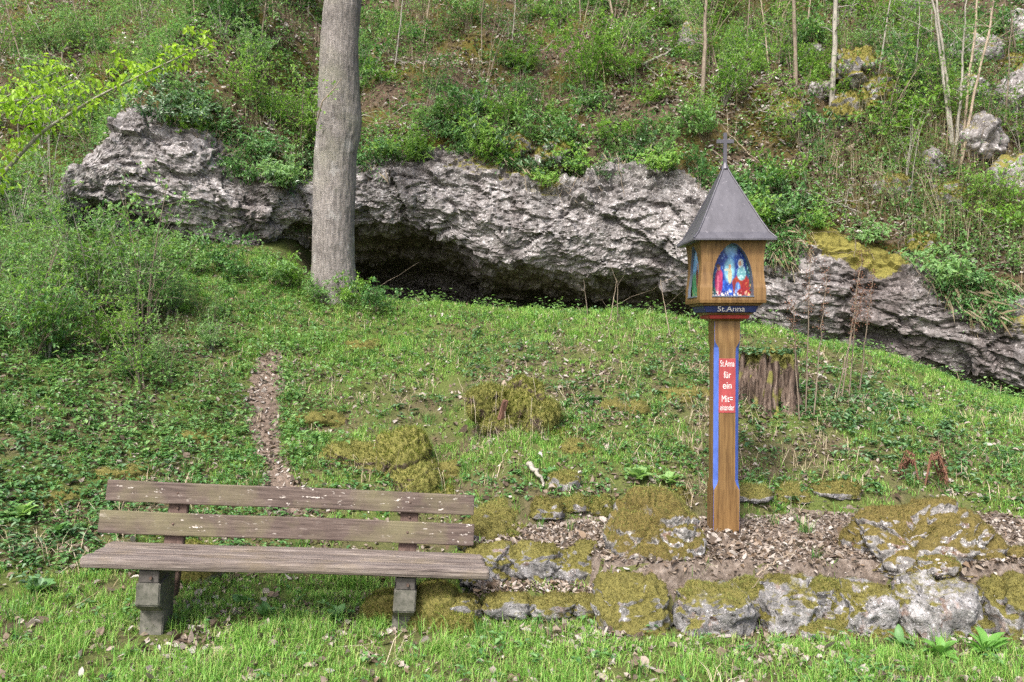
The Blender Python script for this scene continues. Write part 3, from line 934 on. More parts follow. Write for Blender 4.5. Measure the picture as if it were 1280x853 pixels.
mo = smooth(0.40, 0.52, V[:, 2] + 0.10 * fbm(V, 9, 2, seed=311)) + 0.75 * smooth(0.0, 0.4, fbm(V, 5, 4, seed=313)) * smooth(0.42, 0.1, V[:, 2])
obj("trunk", np_mesh("trunk", V, [F4, F3], True, {"moss": mo}), M['stump'], st)
for k in range(16):
    a0 = -math.pi / 2 + random.uniform(-1.5, 1.5); h0 = random.uniform(.30, .60); r0_ = .225 + random.uniform(-.02, .03)
    Pk = np.array([(r0_ * 1.22 * math.cos(a0), r0_ * 1.22 * math.sin(a0), 0), (r0_ * math.cos(a0), r0_ * math.sin(a0), h0 * .4), (r0_ * math.cos(a0 + .06), r0_ * math.sin(a0 + .06), h0 * .8), (r0_ * .98 * math.cos(a0 + .1), r0_ * .98 * math.sin(a0 + .1), h0)])
    Vk, Fk = tube_np(curve_pts(Pk, 14), np.linspace(.038, .012, 14) * random.uniform(.7, 1.2), 7)
    Vk = Vk + .008 * np.stack([fbm(Vk, 18, 2, seed=320 + k + q_) for q_ in range(3)], 1)
    obj("splinter", np_mesh("splinter", Vk, Fk, False, {"moss": smooth(.0, .5, fbm(Vk, 6, 2, seed=330 + k)) * .6}), M['stump'], st)

fv, ff = fuzz(V, np.concatenate([F3, np.stack([F4[-3 * na:, 0], F4[-3 * na:, 1], F4[-3 * na:, 2]], 1)]), np.ones(len(V)), 3500, 0.03, 0.006)
obj("moss", np_mesh("moss", fv, ff), M['moss_yellow'], st)["kind"] = "stuff"
n = 240
a = rng.uniform(0, 6.28, n); r_ = 0.26 * np.sqrt(rng.random(n))
P = np.stack([r_ * np.cos(a), r_ * np.sin(a), 0.53 + 0.05 * rng.random(n)], 1)
D = np.stack([np.cos(a + rng.normal(0, .8, n)), np.sin(a + rng.normal(0, .8, n)), rng.uniform(-.2, .5, n)], 1)
lv, lf = leaves_np(P, D, rng.uniform(.035, .06, n), rng.uniform(.03, .05, n), .15, .3, None, True)
obj("ivy_leaves", np_mesh("ivy_leaves", lv, lf), M['ivy'], st)

def mossy_tube(P, rad, seed, amp=0.35, seg=20):
    P = np.asarray(P, float)
    t = np.linspace(0, 1, len(P)); tt = np.linspace(0, 1, 36)
    PP = np.stack([np.interp(tt, t, P[:, k]) for k in range(3)], 1)
    for _ in range(5):
        PP[1:-1] = (PP[:-2] + 2 * PP[1:-1] + PP[2:]) / 4
    rd = np.interp(tt, t, rad) * np.clip(np.sin(np.pi * np.clip(tt, 0.03, 0.97)) * 4, 0, 1) ** 0.5
    V, F = tube_np(PP, rd, seg)
    nn = vert_normals(V, np.concatenate([F[:, :3], F[:, [0, 2, 3]]]))
    q = V + seed * 1.7
    V = V + nn * (np.repeat(rd, seg) * amp * (fbm(q, 6, 3, seed=seed) * 1.6))[:, None]
    return V, F

def mossy_stump(name, label, px, py, lumps, rot_bits, seed):
    p = on_ground(px, py)
    t = thing(name, label, "tree stump", (p[0], p[1], p[2]))
    for i, (c, size, tilt) in enumerate(lumps):
        V, F, mo = make_rock(size, seed + i, 5, 0.22, 1.0, 0.45, 0.80, 0.95, tilt)
        V = V + np.array(c) - np.array([0, 0, .09])
        r = obj("root", np_mesh("root", V, F, True, {"moss": mo}), M['stump'], t)
        fv, ff = fuzz(V, F, np.clip(mo, 0, 1), 6500, 0.036, 0.005, 0.55, -0.15)
        obj("moss", np_mesh("moss", fv, ff), M['moss_green' if i % 2 else 'moss_yellow'], r)["kind"] = "stuff"
        # pale dry grass hanging over the edge
        n = 14
        k = rng.choice(len(V), n)
        ac = Acc()
        for q in V[k]:
            L = random.uniform(.10, .24); a = random.uniform(-2.6, -0.5)
            P = np.array([q, q + [math.cos(a) * L * .35, math.sin(a) * L * .35, L * .12], q + [math.cos(a) * L * .55, math.sin(a) * L * .55, -L * .35], q + [math.cos(a) * L * .6, math.sin(a) * L * .6, -L * .8]])
            ac.add(*tube_np(P, .0013, 3))
        o = obj("dry_grass", ac.mesh("dry_grass"), M['straw'], r); o["kind"] = "stuff"
    for P, rad in rot_bits:
        obj("rotten_wood", box(.045, .03, .17, .010, 4, .012, name="rotten_wood"), M['rot'], t, (P[1][0], P[1][1] - .01, P[1][2] - .06), (.30, .16, .5))
    return t
mossy_stump("mossy_stump", "old stump with a dark hollow, sunk in the bank and draped in golden moss", 505, 600,
            [((-.42, .24, .16), (.60, .42, .34), (0, .1, 0)), ((-.04, .16, .20), (.44, .44, .52), (.2, .1, 0)), ((.10, .0, .04), (.40, .38, .36), (.1, 0, 0)),
             ((.28, -.06, -.04), (.46, .32, .22), (0, .3, 0)), ((-.74, .20, .06), (.36, .32, .26), (0, 0, 0))],
            [], 400)
mossy_stump("mossy_stump", "smaller mossy stump with a reddish strip of bare wood at its heart", 640, 540,
            [((-.20, .22, .30), (.34, .30, .28), (0, -.1, 0)), ((.08, .22, .30), (.32, .32, .42), (0, .3, 0)), ((.22, .10, .14), (.26, .30, .40), (.1, .25, 0)), ((.44, .04, .0), (.46, .30, .18), (0, .25, 0)), ((-.08, .16, .12), (.40, .30, .26), (0, 0, 0))],
            [([(-.07, .06, .32), (-.07, .02, .22), (-.08, -.01, .12)], [.02, .026, .018])], 430)
# reddish dried fern clump
p = on_ground(1155, 608)
t = thing("dead_fern", "clump of drooping rust-brown dead fern fronds on the ivy bank", "fern", tuple(p))
for i in range(9):
    a = random.uniform(0, 6.28); L = random.uniform(.16, .26)
    P = np.array([(0.02 * math.cos(a), 0.02 * math.sin(a), 0), (.06 * math.cos(a), .06 * math.sin(a), L * .9), (.11 * math.cos(a), .11 * math.sin(a), L), (.15 * math.cos(a), .15 * math.sin(a), L * .55), (.16 * math.cos(a), .16 * math.sin(a), L * .15)])
    ac = Acc(); V, F = tube_np(P, .004, 4); ac.add(V, F)
    n = 60; k = rng.uniform(1, 4, n); i0 = k.astype(int).clip(0, 3); fr = (k - i0)[:, None]
    PP = P[i0] * (1 - fr) + P[(i0 + 1).clip(0, 4)] * fr
    V, F = leaves_np(PP, rng.normal(0, 1, (n, 3)) + [0, 0, -.8], .03, .012, .2, .3); ac.add(V, F)
    obj("frond", ac.mesh("frond"), M['seed'], t)

# ------------------------------------------------------------------ bench
def wood_paint(name):
    m, nt, out = new_mat(name)
    v = coords(nt, (0.9, 14, 14))
    n1 = noise(nt, 5, 6, 0.7, v, 0.3)
    vb = coords(nt, (1, 1, 1))
    n2 = noise(nt, 2.2, 4, 0.6, vb)
    base = ramp(nt, n1, [(0.28, (0.033, 0.024, 0.020)), (0.5, (0.088, 0.065, 0.054)), (0.75, (0.165, 0.132, 0.112))])
    base = mixc(nt, ramp(nt, n2, [(0.45, g(0)), (0.62, g(0.65))]), base, (0.155, 0.145, 0.075))
    n3 = noise(nt, 26, 4, 0.6, coords(nt, (0.8, 2.0, 2.0)), 0.2)
    n4 = noise(nt, 3.0, 3, 0.6, vb)
    fl = ramp(nt, n3, [(0.635, g(0)), (0.65, g(1))])
    fl = mixc(nt, 1.0, fl, ramp(nt, n4, [(0.42, g(0.1)), (0.55, g(1))]), 'MULTIPLY')
    col = mixc(nt, fl, base, (0.52, 0.48, 0.43))
    # dark cracks
    n5 = noise(nt, 9, 3, 0.6, coords(nt, (0.25, 16, 16)))
    col = mixc(nt, ramp(nt, n5, [(0.30, g(0.8)), (0.36, g(0))]), col, (0.03, 0.02, 0.016))
    h = mixc(nt, 0.4, n1, n5)
    pbsdf(nt, out, col, 0.75, 0.25, bump(nt, h, 0.6, 0.006))
    return m
def seat_wood(name):
    m, nt, out = new_mat(name)
    n1 = noise(nt, 5, 6, 0.7, coords(nt, (0.8, 16, 16)), 0.3)
    n2 = noise(nt, 2.5, 4, 0.6, coords(nt))
    base = ramp(nt, n1, [(0.28, (0.045, 0.036, 0.032)), (0.5, (0.145, 0.12, 0.105)), (0.74, (0.29, 0.255, 0.225))])
    base = mixc(nt, ramp(nt, n2, [(0.5, g(0)), (0.7, g(0.6))]), base, (0.15, 0.12, 0.07))
    n5 = noise(nt, 9, 3, 0.6, coords(nt, (0.22, 14, 14)))
    col = mixc(nt, ramp(nt, n5, [(0.34, g(0.9)), (0.42, g(0))]), base, (0.03, 0.022, 0.02))
    pbsdf(nt, out, col, 0.85, 0.2, bump(nt, mixc(nt, 0.4, n1, n5), 0.8, 0.008))
    return m
OFFSET[0] = True
M['slat'] = wood_paint("flaking_brown_paint")
M['seat'] = seat_wood("weathered_seat_wood")
OFFSET[0] = False
M['post_wood'] = simple_mat("dark_brown_wood", (0.06, 0.038, 0.03), (0.15, 0.10, 0.08), 14, (8, 8, 1), 0.75)
M['concrete'] = simple_mat("mossy_concrete", (0.06, 0.065, 0.048), (0.19, 0.18, 0.155), 30, (1, 1, 1), 0.9, 0.2, 0.5, 0.004)
M['bracket'] = simple_mat("dark_bracket", (0.05, 0.045, 0.042), (0.11, 0.10, 0.09), 30, (1, 1, 1), 0.8)
M['bolt'] = simple_mat("rusty_bolt", (0.05, 0.035, 0.03), (0.12, 0.08, 0.06), 50, (1, 1, 1), 0.6)

bench = thing("bench", "weathered wooden bench with brown slats on two concrete legs in the grass", "bench", (-1.225, 4.36, -0.035), (R(0), R(3.9), R(7.0)))
def beam(name, length, depth, height, loc, rotx, mat, bev=0.006):
    me = box(length, depth, height, bev, 24, 0.0022, name=name)
    return obj(name, me, mat, bench, loc, (rotx, 0, 0))
sr = R(5.5)
for i in range(3):
    yy = -0.172 + i * 0.154
    zz = 0.385 - 0.024 - (i * 0.150) * math.tan(sr) + (0.0, .006, .012)[i]
    o = beam("seat_slat", 2.09 + (0.0, -.015, -.01)[i], 0.116, 0.05 if i else 0.058, (0.02, yy, zz), -sr, M['seat'], 0.018)
lean = R(-10)
beam("backrest_slat", 2.10, 0.032, 0.125, (-0.045, 0.215, 0.465), lean, M['slat'])
beam("backrest_slat", 2.075, 0.032, 0.118, (-0.04, 0.255, 0.632), lean, M['slat'])
slats = [o for o in bench.children if o.name.startswith("backrest_slat")]
sb = bpy.data.meshes.new("bolt"); bm = bmesh.new()
bmesh.ops.create_uvsphere(bm, u_segments=10, v_segments=6, radius=0.008); bm.to_mesh(sb); bm.free()
for o in slats:
    for sx in (-0.65, 0.66):
        obj("bolt", sb, M['bolt'], o, (sx, -0.016, 0.0))
for sx in (-0.69, 0.62):
    # concrete leg seen from the side: upright shaft with a stepped block in front
    poly = [(-0.09, -0.30), (0.09, -0.30), (0.09, 0.30), (-0.03, 0.31), (-0.03, 0.262), (-0.185, 0.262), (-0.185, 0.145), (-0.09, 0.085)]
    leg = obj("leg", prism(poly, 0.118, bevel=0.006, name="leg"), M['concrete'], bench, (sx, -0.02, 0))
    br = obj("bracket", prism([(-0.18, 0.264), (-0.034, 0.264), (-0.034, 0.308), (-0.18, 0.327)], 0.10, bevel=0.003, name="bracket"), M['bracket'], bench, (sx, -0.02, 0))
    bolt = bpy.data.meshes.new("bolt"); bm = bmesh.new()
    bmesh.ops.create_cone(bm, cap_ends=True, segments=10, radius1=0.009, radius2=0.007, depth=0.012, matrix=Matrix.Rotation(R(90), 4, 'X')); bm.to_mesh(bolt); bm.free()
    obj("bolt", bolt, M['bolt'], br, (0.012, -0.187, 0.29))
    bp = obj("back_post", prism([(0.120, 0.08), (0.180, 0.08), (0.318, 0.675), (0.272, 0.675)], 0.105, bevel=0.004, name="back_post"), M['post_wood'], bench, (sx, 0.018, 0))
    obj("bolt", bolt, M['bolt'], bp, (0.0, 0.233, 0.548))

# ------------------------------------------------------------------ shrine
def stained(name, c1, c2, c3, vert=True):
    m, nt, out = new_mat(name)
    st = (12, 12, 0.7) if vert else (0.7, 12, 12)
    n1 = noise(nt, 4.5, 6, 0.65, coords(nt, st), 0.25)
    n2 = noise(nt, 2.6, 4, 0.6, coords(nt, (1, 1, 0.5)))
    col = ramp(nt, n1, [(0.28, c1), (0.5, c2), (0.75, c3)])
    col = mixc(nt, 1.0, col, ramp(nt, n2, [(0.3, g(0.62)), (0.7, g(1.18))]), 'MULTIPLY')
    n6 = noise(nt, 7, 3, 0.6, coords(nt, (16, 16, 0.16)))
    col = mixc(nt, ramp(nt, n6, [(0.30, g(0.75)), (0.36, g(0))]), col, (0.03, 0.018, 0.01))
    pbsdf(nt, out, col, 0.5, 0.35, bump(nt, n1, 0.25, 0.003))
    return m
M['oak'] = stained("stained_oak", (0.075, 0.038, 0.012), (0.175, 0.100, 0.036), (0.27, 0.17, 0.066))
def paint(name, c, var=0.15, rough=0.55):
    m, nt, out = new_mat(name)
    n1 = noise(nt, 40, 5, 0.65, coords(nt, (1, 1, 0.4)))
    n2 = noise(nt, 7, 4, 0.6, coords(nt, (1, 1, 0.4)))
    f = mixc(nt, 0.5, n1, n2)
    lo = tuple(x * (1 - 2 * var) for x in c); hi = tuple(min(1, x * (1 + var) + 0.01) for x in c)
    pbsdf(nt, out, ramp(nt, f, [(0.35, lo), (0.65, hi)]), rough, 0.3, bump(nt, n1, 0.15, 0.002))
    return m
M['blue'] = paint("blue_paint", (0.06, 0.115, 0.40))
M['navy'] = paint("navy_paint", (0.022, 0.035, 0.13))
M['red'] = paint("red_paint", (0.30, 0.05, 0.052))
M['darkred'] = paint("dark_red_paint", (0.30, 0.035, 0.03))
M['white'] = paint("white_paint", (0.62, 0.60, 0.58), 0.05)
M['greyframe'] = paint("grey_paint", (0.10, 0.12, 0.16), 0.1)
m, nt, out = new_mat("lead_grey_roof")
n1 = noise(nt, 6, 5, 0.6, coords(nt, (1, 1, 0.5))); n2 = noise(nt, 45, 4, 0.7, coords(nt))
col = ramp(nt, n1, [(0.3, (0.062, 0.061, 0.072)), (0.7, (0.102, 0.100, 0.114))])
n3 = noise(nt, 5, 4, 0.6, coords(nt, (5, 5, 0.5)))
col = mixc(nt, ramp(nt, n2, [(0.62, g(0)), (0.72, g(0.6))]), col, (0.24, 0.23, 0.25))
col = mixc(nt, 1.0, col, ramp(nt, n3, [(0.3, g(0.8)), (0.7, g(1.15))]), 'MULTIPLY')
pbsdf(nt, out, col, 0.45, 0.4, bump(nt, n1, 0.1, 0.004), 0.25)
M['roof'] = m
m, nt, out = new_mat("printed_picture")
at = nt.nodes.new("ShaderNodeAttribute"); at.attribute_name = "print"
pbsdf(nt, out, at.outputs["Color"], 0.35, 0.4)
M['print'] = m

SX, SY, SZ = 1.365, 5.15, 0.25
shrine = thing("wayside_shrine", "carved wooden wayside shrine on a post with painted picture niche, metal roof and cross", "shrine", (SX, SY, SZ))
def zz(w): return w - SZ

# post with stopped chamfers
HWP = 0.079
zlev = [-0.25, 0.0, 0.30, 0.318, 0.335, 0.36, 0.40, 0.70, 1.0, 1.18, 1.205, 1.225, 1.24, 1.26, 1.395]
def cham(z):
    return float(np.interp(z, [0.30, 0.345, 1.20, 1.245], [0.0015, 0.026, 0.026, 0.0015]))
def taper(z):
    return HWP + 0.004 * float(np.interp(z, [0, 0.3, 0.36, 1.2, 1.25, 1.4], [1.2, 1, 0.3, 0.0, 0.6, 0.6]))
sides = [((1, 0), (0, -1)), ((0, 1), (1, 0)), ((-1, 0), (0, 1)), ((0, -1), (-1, 0))]   # (along, outward)
ac = Acc()
for al, ou in sides:
    V = []
    for z in zlev:
        w, c = taper(z), cham(z)
        for s in (-1, 1):
            V.append((al[0] * s * (w - c) + ou[0] * w, al[1] * s * (w - c) + ou[1] * w, z))
    ac.add(np.array(V), grid_faces(len(zlev), 2))
post = obj("post", ac.mesh("post"), M['oak'], shrine)
for k in range(4):
    (al, ou) = sides[k]; (al2, ou2) = sides[(k + 1) % 4]
    V = []
    for z in zlev:
        w, c = taper(z), cham(z)
        V.append((al[0] * (w - c) + ou[0] * w, al[1] * (w - c) + ou[1] * w, z))
        V.append((-al2[0] * (w - c) + ou2[0] * w, -al2[1] * (w - c) + ou2[1] * w, z))
    obj("chamfer", np_mesh("chamfer", np.array(V), grid_faces(len(zlev), 2)), M['blue'], post)
# red lettered panel
rp = obj("text_panel", box(0.106, 0.004, 0.345, 0.001, name="text_panel"), M['red'], post, (0, -HWP - 0.0012, zz(1.213)))

def text_mesh(body, size, name="lettering", squeeze=1.0, bold=0.0, shear=0.0):
    cu = bpy.data.curves.new("tmp_text", 'FONT')
    cu.body = body; cu.size = size; cu.align_x = 'CENTER'; cu.align_y = 'CENTER'
    cu.extrude = 0.0006; cu.offset = bold; cu.shear = shear
    to = bpy.data.objects.new("tmp_text", cu); C.objects.link(to)
    dg = bpy.context.evaluated_depsgraph_get(); dg.update()
    me = bpy.data.meshes.new_from_object(to.evaluated_get(dg))
    me.name = name
    bpy.data.objects.remove(to); bpy.data.curves.remove(cu)
    for v in me.vertices: v.co.x *= squeeze
    me.materials.clear()
    return me
for body, zc, size, sq in [("St.Anna", 1.352, 0.058, 0.50), ("für", 1.280, 0.062, 0.66), ("ein", 1.213, 0.064, 0.78), ("Mit=", 1.128, 0.062, 0.62), ("einander", 1.073, 0.054, 0.48)]:
    obj("lettering", text_mesh(body, size, "lettering", sq, 0.0), M['white'], rp, (0, -0.0034, zc - 1.213), (R(90), 0, 0))

# mouldings under the housing
def frustum(name, h0, h1, z0, z1, mat, parent, bev=0.003):
    bm = bmesh.new()
    a = [bm.verts.new((sx * h0, sy * h0, z0)) for sx, sy in ((-1, -1), (1, -1), (1, 1), (-1, 1))]
    b = [bm.verts.new((sx * h1, sy * h1, z1)) for sx, sy in ((-1, -1), (1, -1), (1, 1), (-1, 1))]
    bm.faces.new(a[::-1]); bm.faces.new(b)
    for i in range(4): bm.faces.new((a[i], a[(i + 1) % 4], b[(i + 1) % 4], b[i]))
    bmesh.ops.bevel(bm, geom=list(bm.edges), offset=bev, segments=2, affect='EDGES')
    me = bpy.data.meshes.new(name); bm.to_mesh(me); bm.free()
    return obj(name, me, mat, parent)
frustum("moulding", 0.084, 0.112, zz(1.622), zz(1.636), M['oak'], shrine)
o = frustum("moulding", 0.122, 0.130, zz(1.637), zz(1.660), M['darkred'], shrine); o["label"] = "dark red painted moulding"
frustum("moulding", 0.128, 0.150, zz(1.661), zz(1.676), M['oak'], shrine)
nm = frustum("moulding", 0.156, 0.170, zz(1.677), zz(1.717), M['navy'], shrine); nm["label"] = "navy blue moulding lettered in white"
frustum("moulding", 0.178, 0.192, zz(1.718), zz(1.732), M['oak'], shrine)
frustum("moulding", 0.205, 0.209, zz(1.733), zz(1.752), M['oak'], shrine)
obj("lettering", text_mesh("St.Anna", 0.050, "lettering", 1.12, 0.0), M['white'], nm, (0.0, -0.1655, zz(1.697)), (R(90) + math.atan(0.014 / 0.040), 0, 0))

# housing: four carved faces, each with a pointed arch niche
Z0, Z1 = zz(1.753), zz(2.135)
ZA, ZB = zz(1.775), zz(2.105)     # niche sill and apex
def hw(z):
    u = (z - Z0) / (Z1 - Z0)
    return float(np.interp(u, [0, .20, .26, .45, .62, .8, .92, 1], [.205, .204, .200, .193, .192, .196, .203, .208]))
def aw(z):
    u = np.clip((z - ZA) / (ZB - ZA), 0, 1)
    return 0.128 * float(np.interp(u, [0, .25, .45, .6, .72, .82, .90, .95, .98, 1.0], [1.0, .99, .94, .85, .73, .585, .42, .28, .17, 0.0]))
zr = np.unique(np.concatenate([np.linspace(Z0, ZA, 4), np.linspace(ZA, ZB, 60), np.linspace(ZB, Z1, 5)]))
DEP = 0.055
def to_side(k, a, out_, z):
    al, ou = sides[k]
    return (al[0] * a + ou[0] * out_, al[1] * a + ou[1] * out_, z)
for k in range(4):
    ac = Acc()
    for s in (-1, 1):
        V = []
        for z in zr:
            w = hw(z)
            inner = aw(z) if ZA <= z <= ZB else 0.0
            V.append(to_side(k, s * inner, w, z)); V.append(to_side(k, s * w, w, z))
        ac.add(np.array(V), grid_faces(len(zr), 2))
    pn = obj("side_panel", ac.mesh("side_panel"), M['oak'], shrine)
    # reveal of the niche
    zi = [z for z in zr if ZA <= z <= ZB]
    outl = [(-aw(z), z) for z in zi] + [(aw(z), z) for z in reversed(zi)][1:] + [(-aw(zi[0]), zi[0])]
    V = []
    for a, z in outl:
        V.append(to_side(k, a, hw(z), z)); V.append(to_side(k, a, hw(z) - (DEP if k % 2 == 0 else .018), z))
    obj("niche_reveal", np_mesh("niche_reveal", np.array(V), grid_faces(len(outl), 2)), M['greyframe'], pn)
    obj("niche_sill", box(*( (0.262, 0.03, 0.007) if k % 2 == 0 else (0.03, 0.262, 0.007)), 0.001, name="niche_sill"), M['greyframe'], pn, to_side(k, 0, hw(ZA) - 0.010, ZA + 0.0005))
    # printed picture: figures on a flat plate
    nu, nv = 110, 140
    U, W = np.meshgrid(np.linspace(-1, 1, nu), np.linspace(0, 1, nv))
    px_, pz_ = U * 0.140, ZA - 0.002 + W * (ZB - ZA + 0.004)
    col = np.zeros((nv, nu, 3))
    qq = np.stack([U.ravel() * 3 + 9 * k, W.ravel() * 5, np.zeros(U.size)], 1)
    nA = fbm(qq, 1.5, 4, 0.6, seed=500 + k).reshape(U.shape); nB = fbm(qq, 6, 3, 0.6, seed=510 + k).reshape(U.shape)
    def put(mask, c):
        mk = np.clip(mask, 0, 1)[..., None]
        col[:] = col * (1 - mk) + np.array(c) * mk
    def ell(cx, cz, rx, rz, soft=0.25):
        d = ((U - (cx * .95 + (.12 if k == 0 else 0))) / rx) ** 2 + ((W - cz) / rz) ** 2
        return smooth(1 + soft, 1 - soft, d)
    if k == 0:
        put(np.ones_like(U), (0.01, 0.04, 0.30)); put(smooth(-.1, .6, nA), (0.02, 0.12, 0.55))
        put(0.9 * ell(-.1, .93, .28, .16, .8), (0.35, 0.65, 0.95)); put(0.6 * ell(-.08, .7, .14, .35, .9), (0.15, 0.40, 0.85))
        put(smooth(.55, .85, np.abs(U) + 0.3 * nA) * smooth(.9, .5, W), (0.02, 0.10, 0.08)); put(smooth(.1, .5, nB) * smooth(.5, .8, np.abs(U)), (0.06, 0.26, 0.20))
        put(0.7 * smooth(.35, .6, nB), (0.35, 0.55, 0.75))
        # standing figure in a rose robe
        put(ell(-.66, .28, .17, .25), (0.36, 0.02, 0.10)); put(ell(-.62, .40, .13, .12), (0.46, 0.05, 0.14)); put(0.6 * ell(-.70, .22, .05, .20), (0.62, 0.18, 0.26)); put(ell(-.66, .55, .075, .055), (0.55, 0.28, 0.18)); put(ell(-.70, .585, .08, .035), (0.12, 0.05, 0.03))
        # child in pale gown
        put(0.8 * ell(-.16, .50, .22, .20, .9), (0.35, 0.75, 0.85)); put(ell(-.14, .40, .09, .15), (0.55, 0.52, 0.32)); put(ell(-.14, .57, .06, .045), (0.66, 0.42, 0.26)); put(0.8 * ell(-.26, .51, .14, .025), (0.7, 0.66, 0.45))
        # seated woman: white veil, pale blue shawl, red skirt, blue underskirt
        put(ell(.40, .22, .34, .23), (0.30, 0.02, 0.02)); put(ell(.20, .27, .22, .10), (0.36, 0.05, 0.02)); put(ell(.08, .20, .08, .14), (0.22, 0.03, 0.03)); put(ell(.23, .13, .13, .15), (0.08, 0.24, 0.62)); put(0.7 * ell(.27, .12, .035, .13), (0.35, 0.55, 0.85)); put(ell(.52, .08, .30, .09), (0.34, 0.02, 0.03))
        put(ell(.40, .44, .20, .13), (0.16, 0.42, 0.46)); put(ell(.36, .63, .12, .085), (0.50, 0.58, 0.60)); put(ell(.33, .625, .065, .052), (0.45, 0.25, 0.16)); put(0.6 * smooth(.0, .3, nA) * ell(.40, .46, .2, .13), (0.10, 0.30, 0.36)); put(0.4 * smooth(.1, .4, nB) * ell(.42, .45, .22, .14), (0.8, 0.9, 0.85)); put(0.6 * smooth(.15, .4, nA) * ell(.4, .2, .34, .22), (0.12, 0.01, 0.015))
        # flowers
        fl_ = smooth(.08, .3, nB) * smooth(.16, .05, W); put(fl_, (0.72, 0.68, 0.55)); put(smooth(.2, .4, nB) * ell(.80, .16, .2, .18, .6), (0.75, 0.36, 0.10)); put(smooth(-.45, -.2, -nB) * 0.0, (0, 0, 0)); put(smooth(.25, .45, -nB) * ell(.78, .22, .22, .2, .6), (0.55, 0.07, 0.06)); put(smooth(.2, .4, -nB) * smooth(.14, .04, W), (0.10, 0.05, 0.02))
    else:
        put(np.ones_like(U), (0.18, 0.42, 0.72)); put(smooth(-.1, .5, nA), (0.50, 0.66, 0.80)); put(smooth(.52, .42, W + .1 * nA), (0.05, 0.26, 0.10)); put(smooth(.1, .5, nB) * smooth(.5, .4, W), (0.16, 0.42, 0.14)); put(ell(.05, .38, .22, .2), (0.20, 0.06, 0.05)); put(ell(.05, .60, .09, .06), (0.5, 0.28, 0.2)); put(smooth(.2, .4, nB) * smooth(.16, .06, W), (0.6, 0.5, 0.2))
    col *= (0.72 + 0.32 * nB + 0.18 * nA)[..., None]
    V = np.array([to_side(k, a, 0.138 if k % 2 == 0 else 0.176, z) for a, z in zip(px_.ravel(), pz_.ravel())])
    obj("picture", np_mesh("picture", V, grid_faces(nv, nu), False, {"print": np.clip(col.reshape(-1, 3), 0, 1)}), M['print'], pn)
frustum("ceiling_board", 0.200, 0.200, zz(2.128), zz(2.140), M['oak'], shrine)

# roof: pyramid with a slight flare, hip seams, cross on top
EH = 0.254
rz = [2.118, 2.128, 2.17, 2.25, 2.40, 2.55, 2.608]
rh = [EH, EH, 0.218, 0.176, 0.105, 0.034, 0.010]
for k in range(4):
    V = []
    for z, h in zip(rz, rh):
        for a in (-1, -.5, 0, .5, 1):
            V.append(to_side(k, a * h, h, zz(z)))
    obj("roof_panel", np_mesh("roof_panel", np.array(V), grid_faces(len(rz), 5)), M['roof'], shrine)
V = np.array([(sx * EH * .995, sy * EH * .995, zz(2.1185)) for sx, sy in ((-1, -1), (1, -1), (1, 1), (-1, 1))])
obj("soffit", np_mesh("soffit", V, np.array([[0, 3, 2, 1]])), M['roof'], shrine)
for sx, sy in ((-1, -1), (1, -1), (1, 1), (-1, 1)):
    P = np.array([(sx * h, sy * h, zz(z) + 0.002) for z, h in zip(rz[1:], rh[1:])])
    V, F = tube_np(P, 0.0055, 6)
    obj("hip_seam", np_mesh("hip_seam", V, F, True), M['roof'], shrine)
fin = bpy.data.meshes.new("finial"); bm = bmesh.new()
bmesh.ops.create_cone(bm, cap_ends=True, segments=14, radius1=0.026, radius2=0.010, depth=0.04); bm.to_mesh(fin); bm.free()
obj("finial", fin, M['roof'], shrine, (0, 0, zz(2.618)))
bm = bmesh.new()
cp = [(-.0115, 0), (.0115, 0), (.0115, .135), (.055, .135), (.055, .160), (.0115, .160), (.0115, .203), (-.0115, .203), (-.0115, .160), (-.055, .160), (-.055, .135), (-.0115, .135)]
a = [bm.verts.new((x, -.008, z)) for x, z in cp]; b = [bm.verts.new((x, .008, z)) for x, z in cp]
bm.faces.new(a); bm.faces.new(b[::-1])
for i in range(len(cp)): bm.faces.new((a[i], b[i], b[(i + 1) % len(cp)], a[(i + 1) % len(cp)]))
bmesh.ops.recalc_face_normals(bm, faces=bm.faces)
bmesh.ops.bevel(bm, geom=list(bm.edges), offset=0.0015, segments=1, affect='EDGES')
cm = bpy.data.meshes.new("cross"); bm.to_mesh(cm); bm.free()
obj("cross", cm, M['roof'], shrine, (0, 0, zz(2.625)))

# ------------------------------------------------------------------ main tree
m, nt, out = new_mat("grey_bark")
n1 = noise(nt, 6, 6, 0.75, coords(nt, (9, 9, 1.3)), 0.6)
n2 = noise(nt, 1.2, 4, 0.6, coords(nt))
n3 = noise(nt, 30, 4, 0.7, coords(nt, (1, 1, 2.2)))
col = ramp(nt, n1, [(0.30, (0.085, 0.076, 0.068)), (0.5, (0.195, 0.178, 0.163)), (0.72, (0.32, 0.30, 0.28))])
col = mixc(nt, ramp(nt, n3, [(0.60, g(0)), (0.70, g(0.5))]), col, (0.42, 0.40, 0.37))
col = mixc(nt, ramp(nt, n2, [(0.50, g(0)), (0.66, g(0.55))]), col, (0.22, 0.225, 0.16))
n7 = noise(nt, 4, 5, 0.7, coords(nt, (1, 1, 0.7)))
col = mixc(nt, ramp(nt, n7, [(0.58, g(0)), (0.64, g(0.6))]), col, (0.36, 0.35, 0.33))
n8 = noise(nt, 2.3, 4, 0.6, coords(nt, (1, 1, 1.6)))
col = mixc(nt, 1.0, col, ramp(nt, n8, [(0.35, g(0.72)), (0.6, g(1.08))]), 'MULTIPLY')
pbsdf(nt, out, col, 0.9, 0.15, bump(nt, mixc(nt, 0.4, n1, n3), 1.0, 0.03))
M['bark'] = m
TX, TY = -2.25, 10.0
tz = ground_at(TX, TY) - 0.25
tree = thing("tree", "tall tree with a smooth grey trunk standing beside the cave mouth", "tree", (TX, TY, tz))
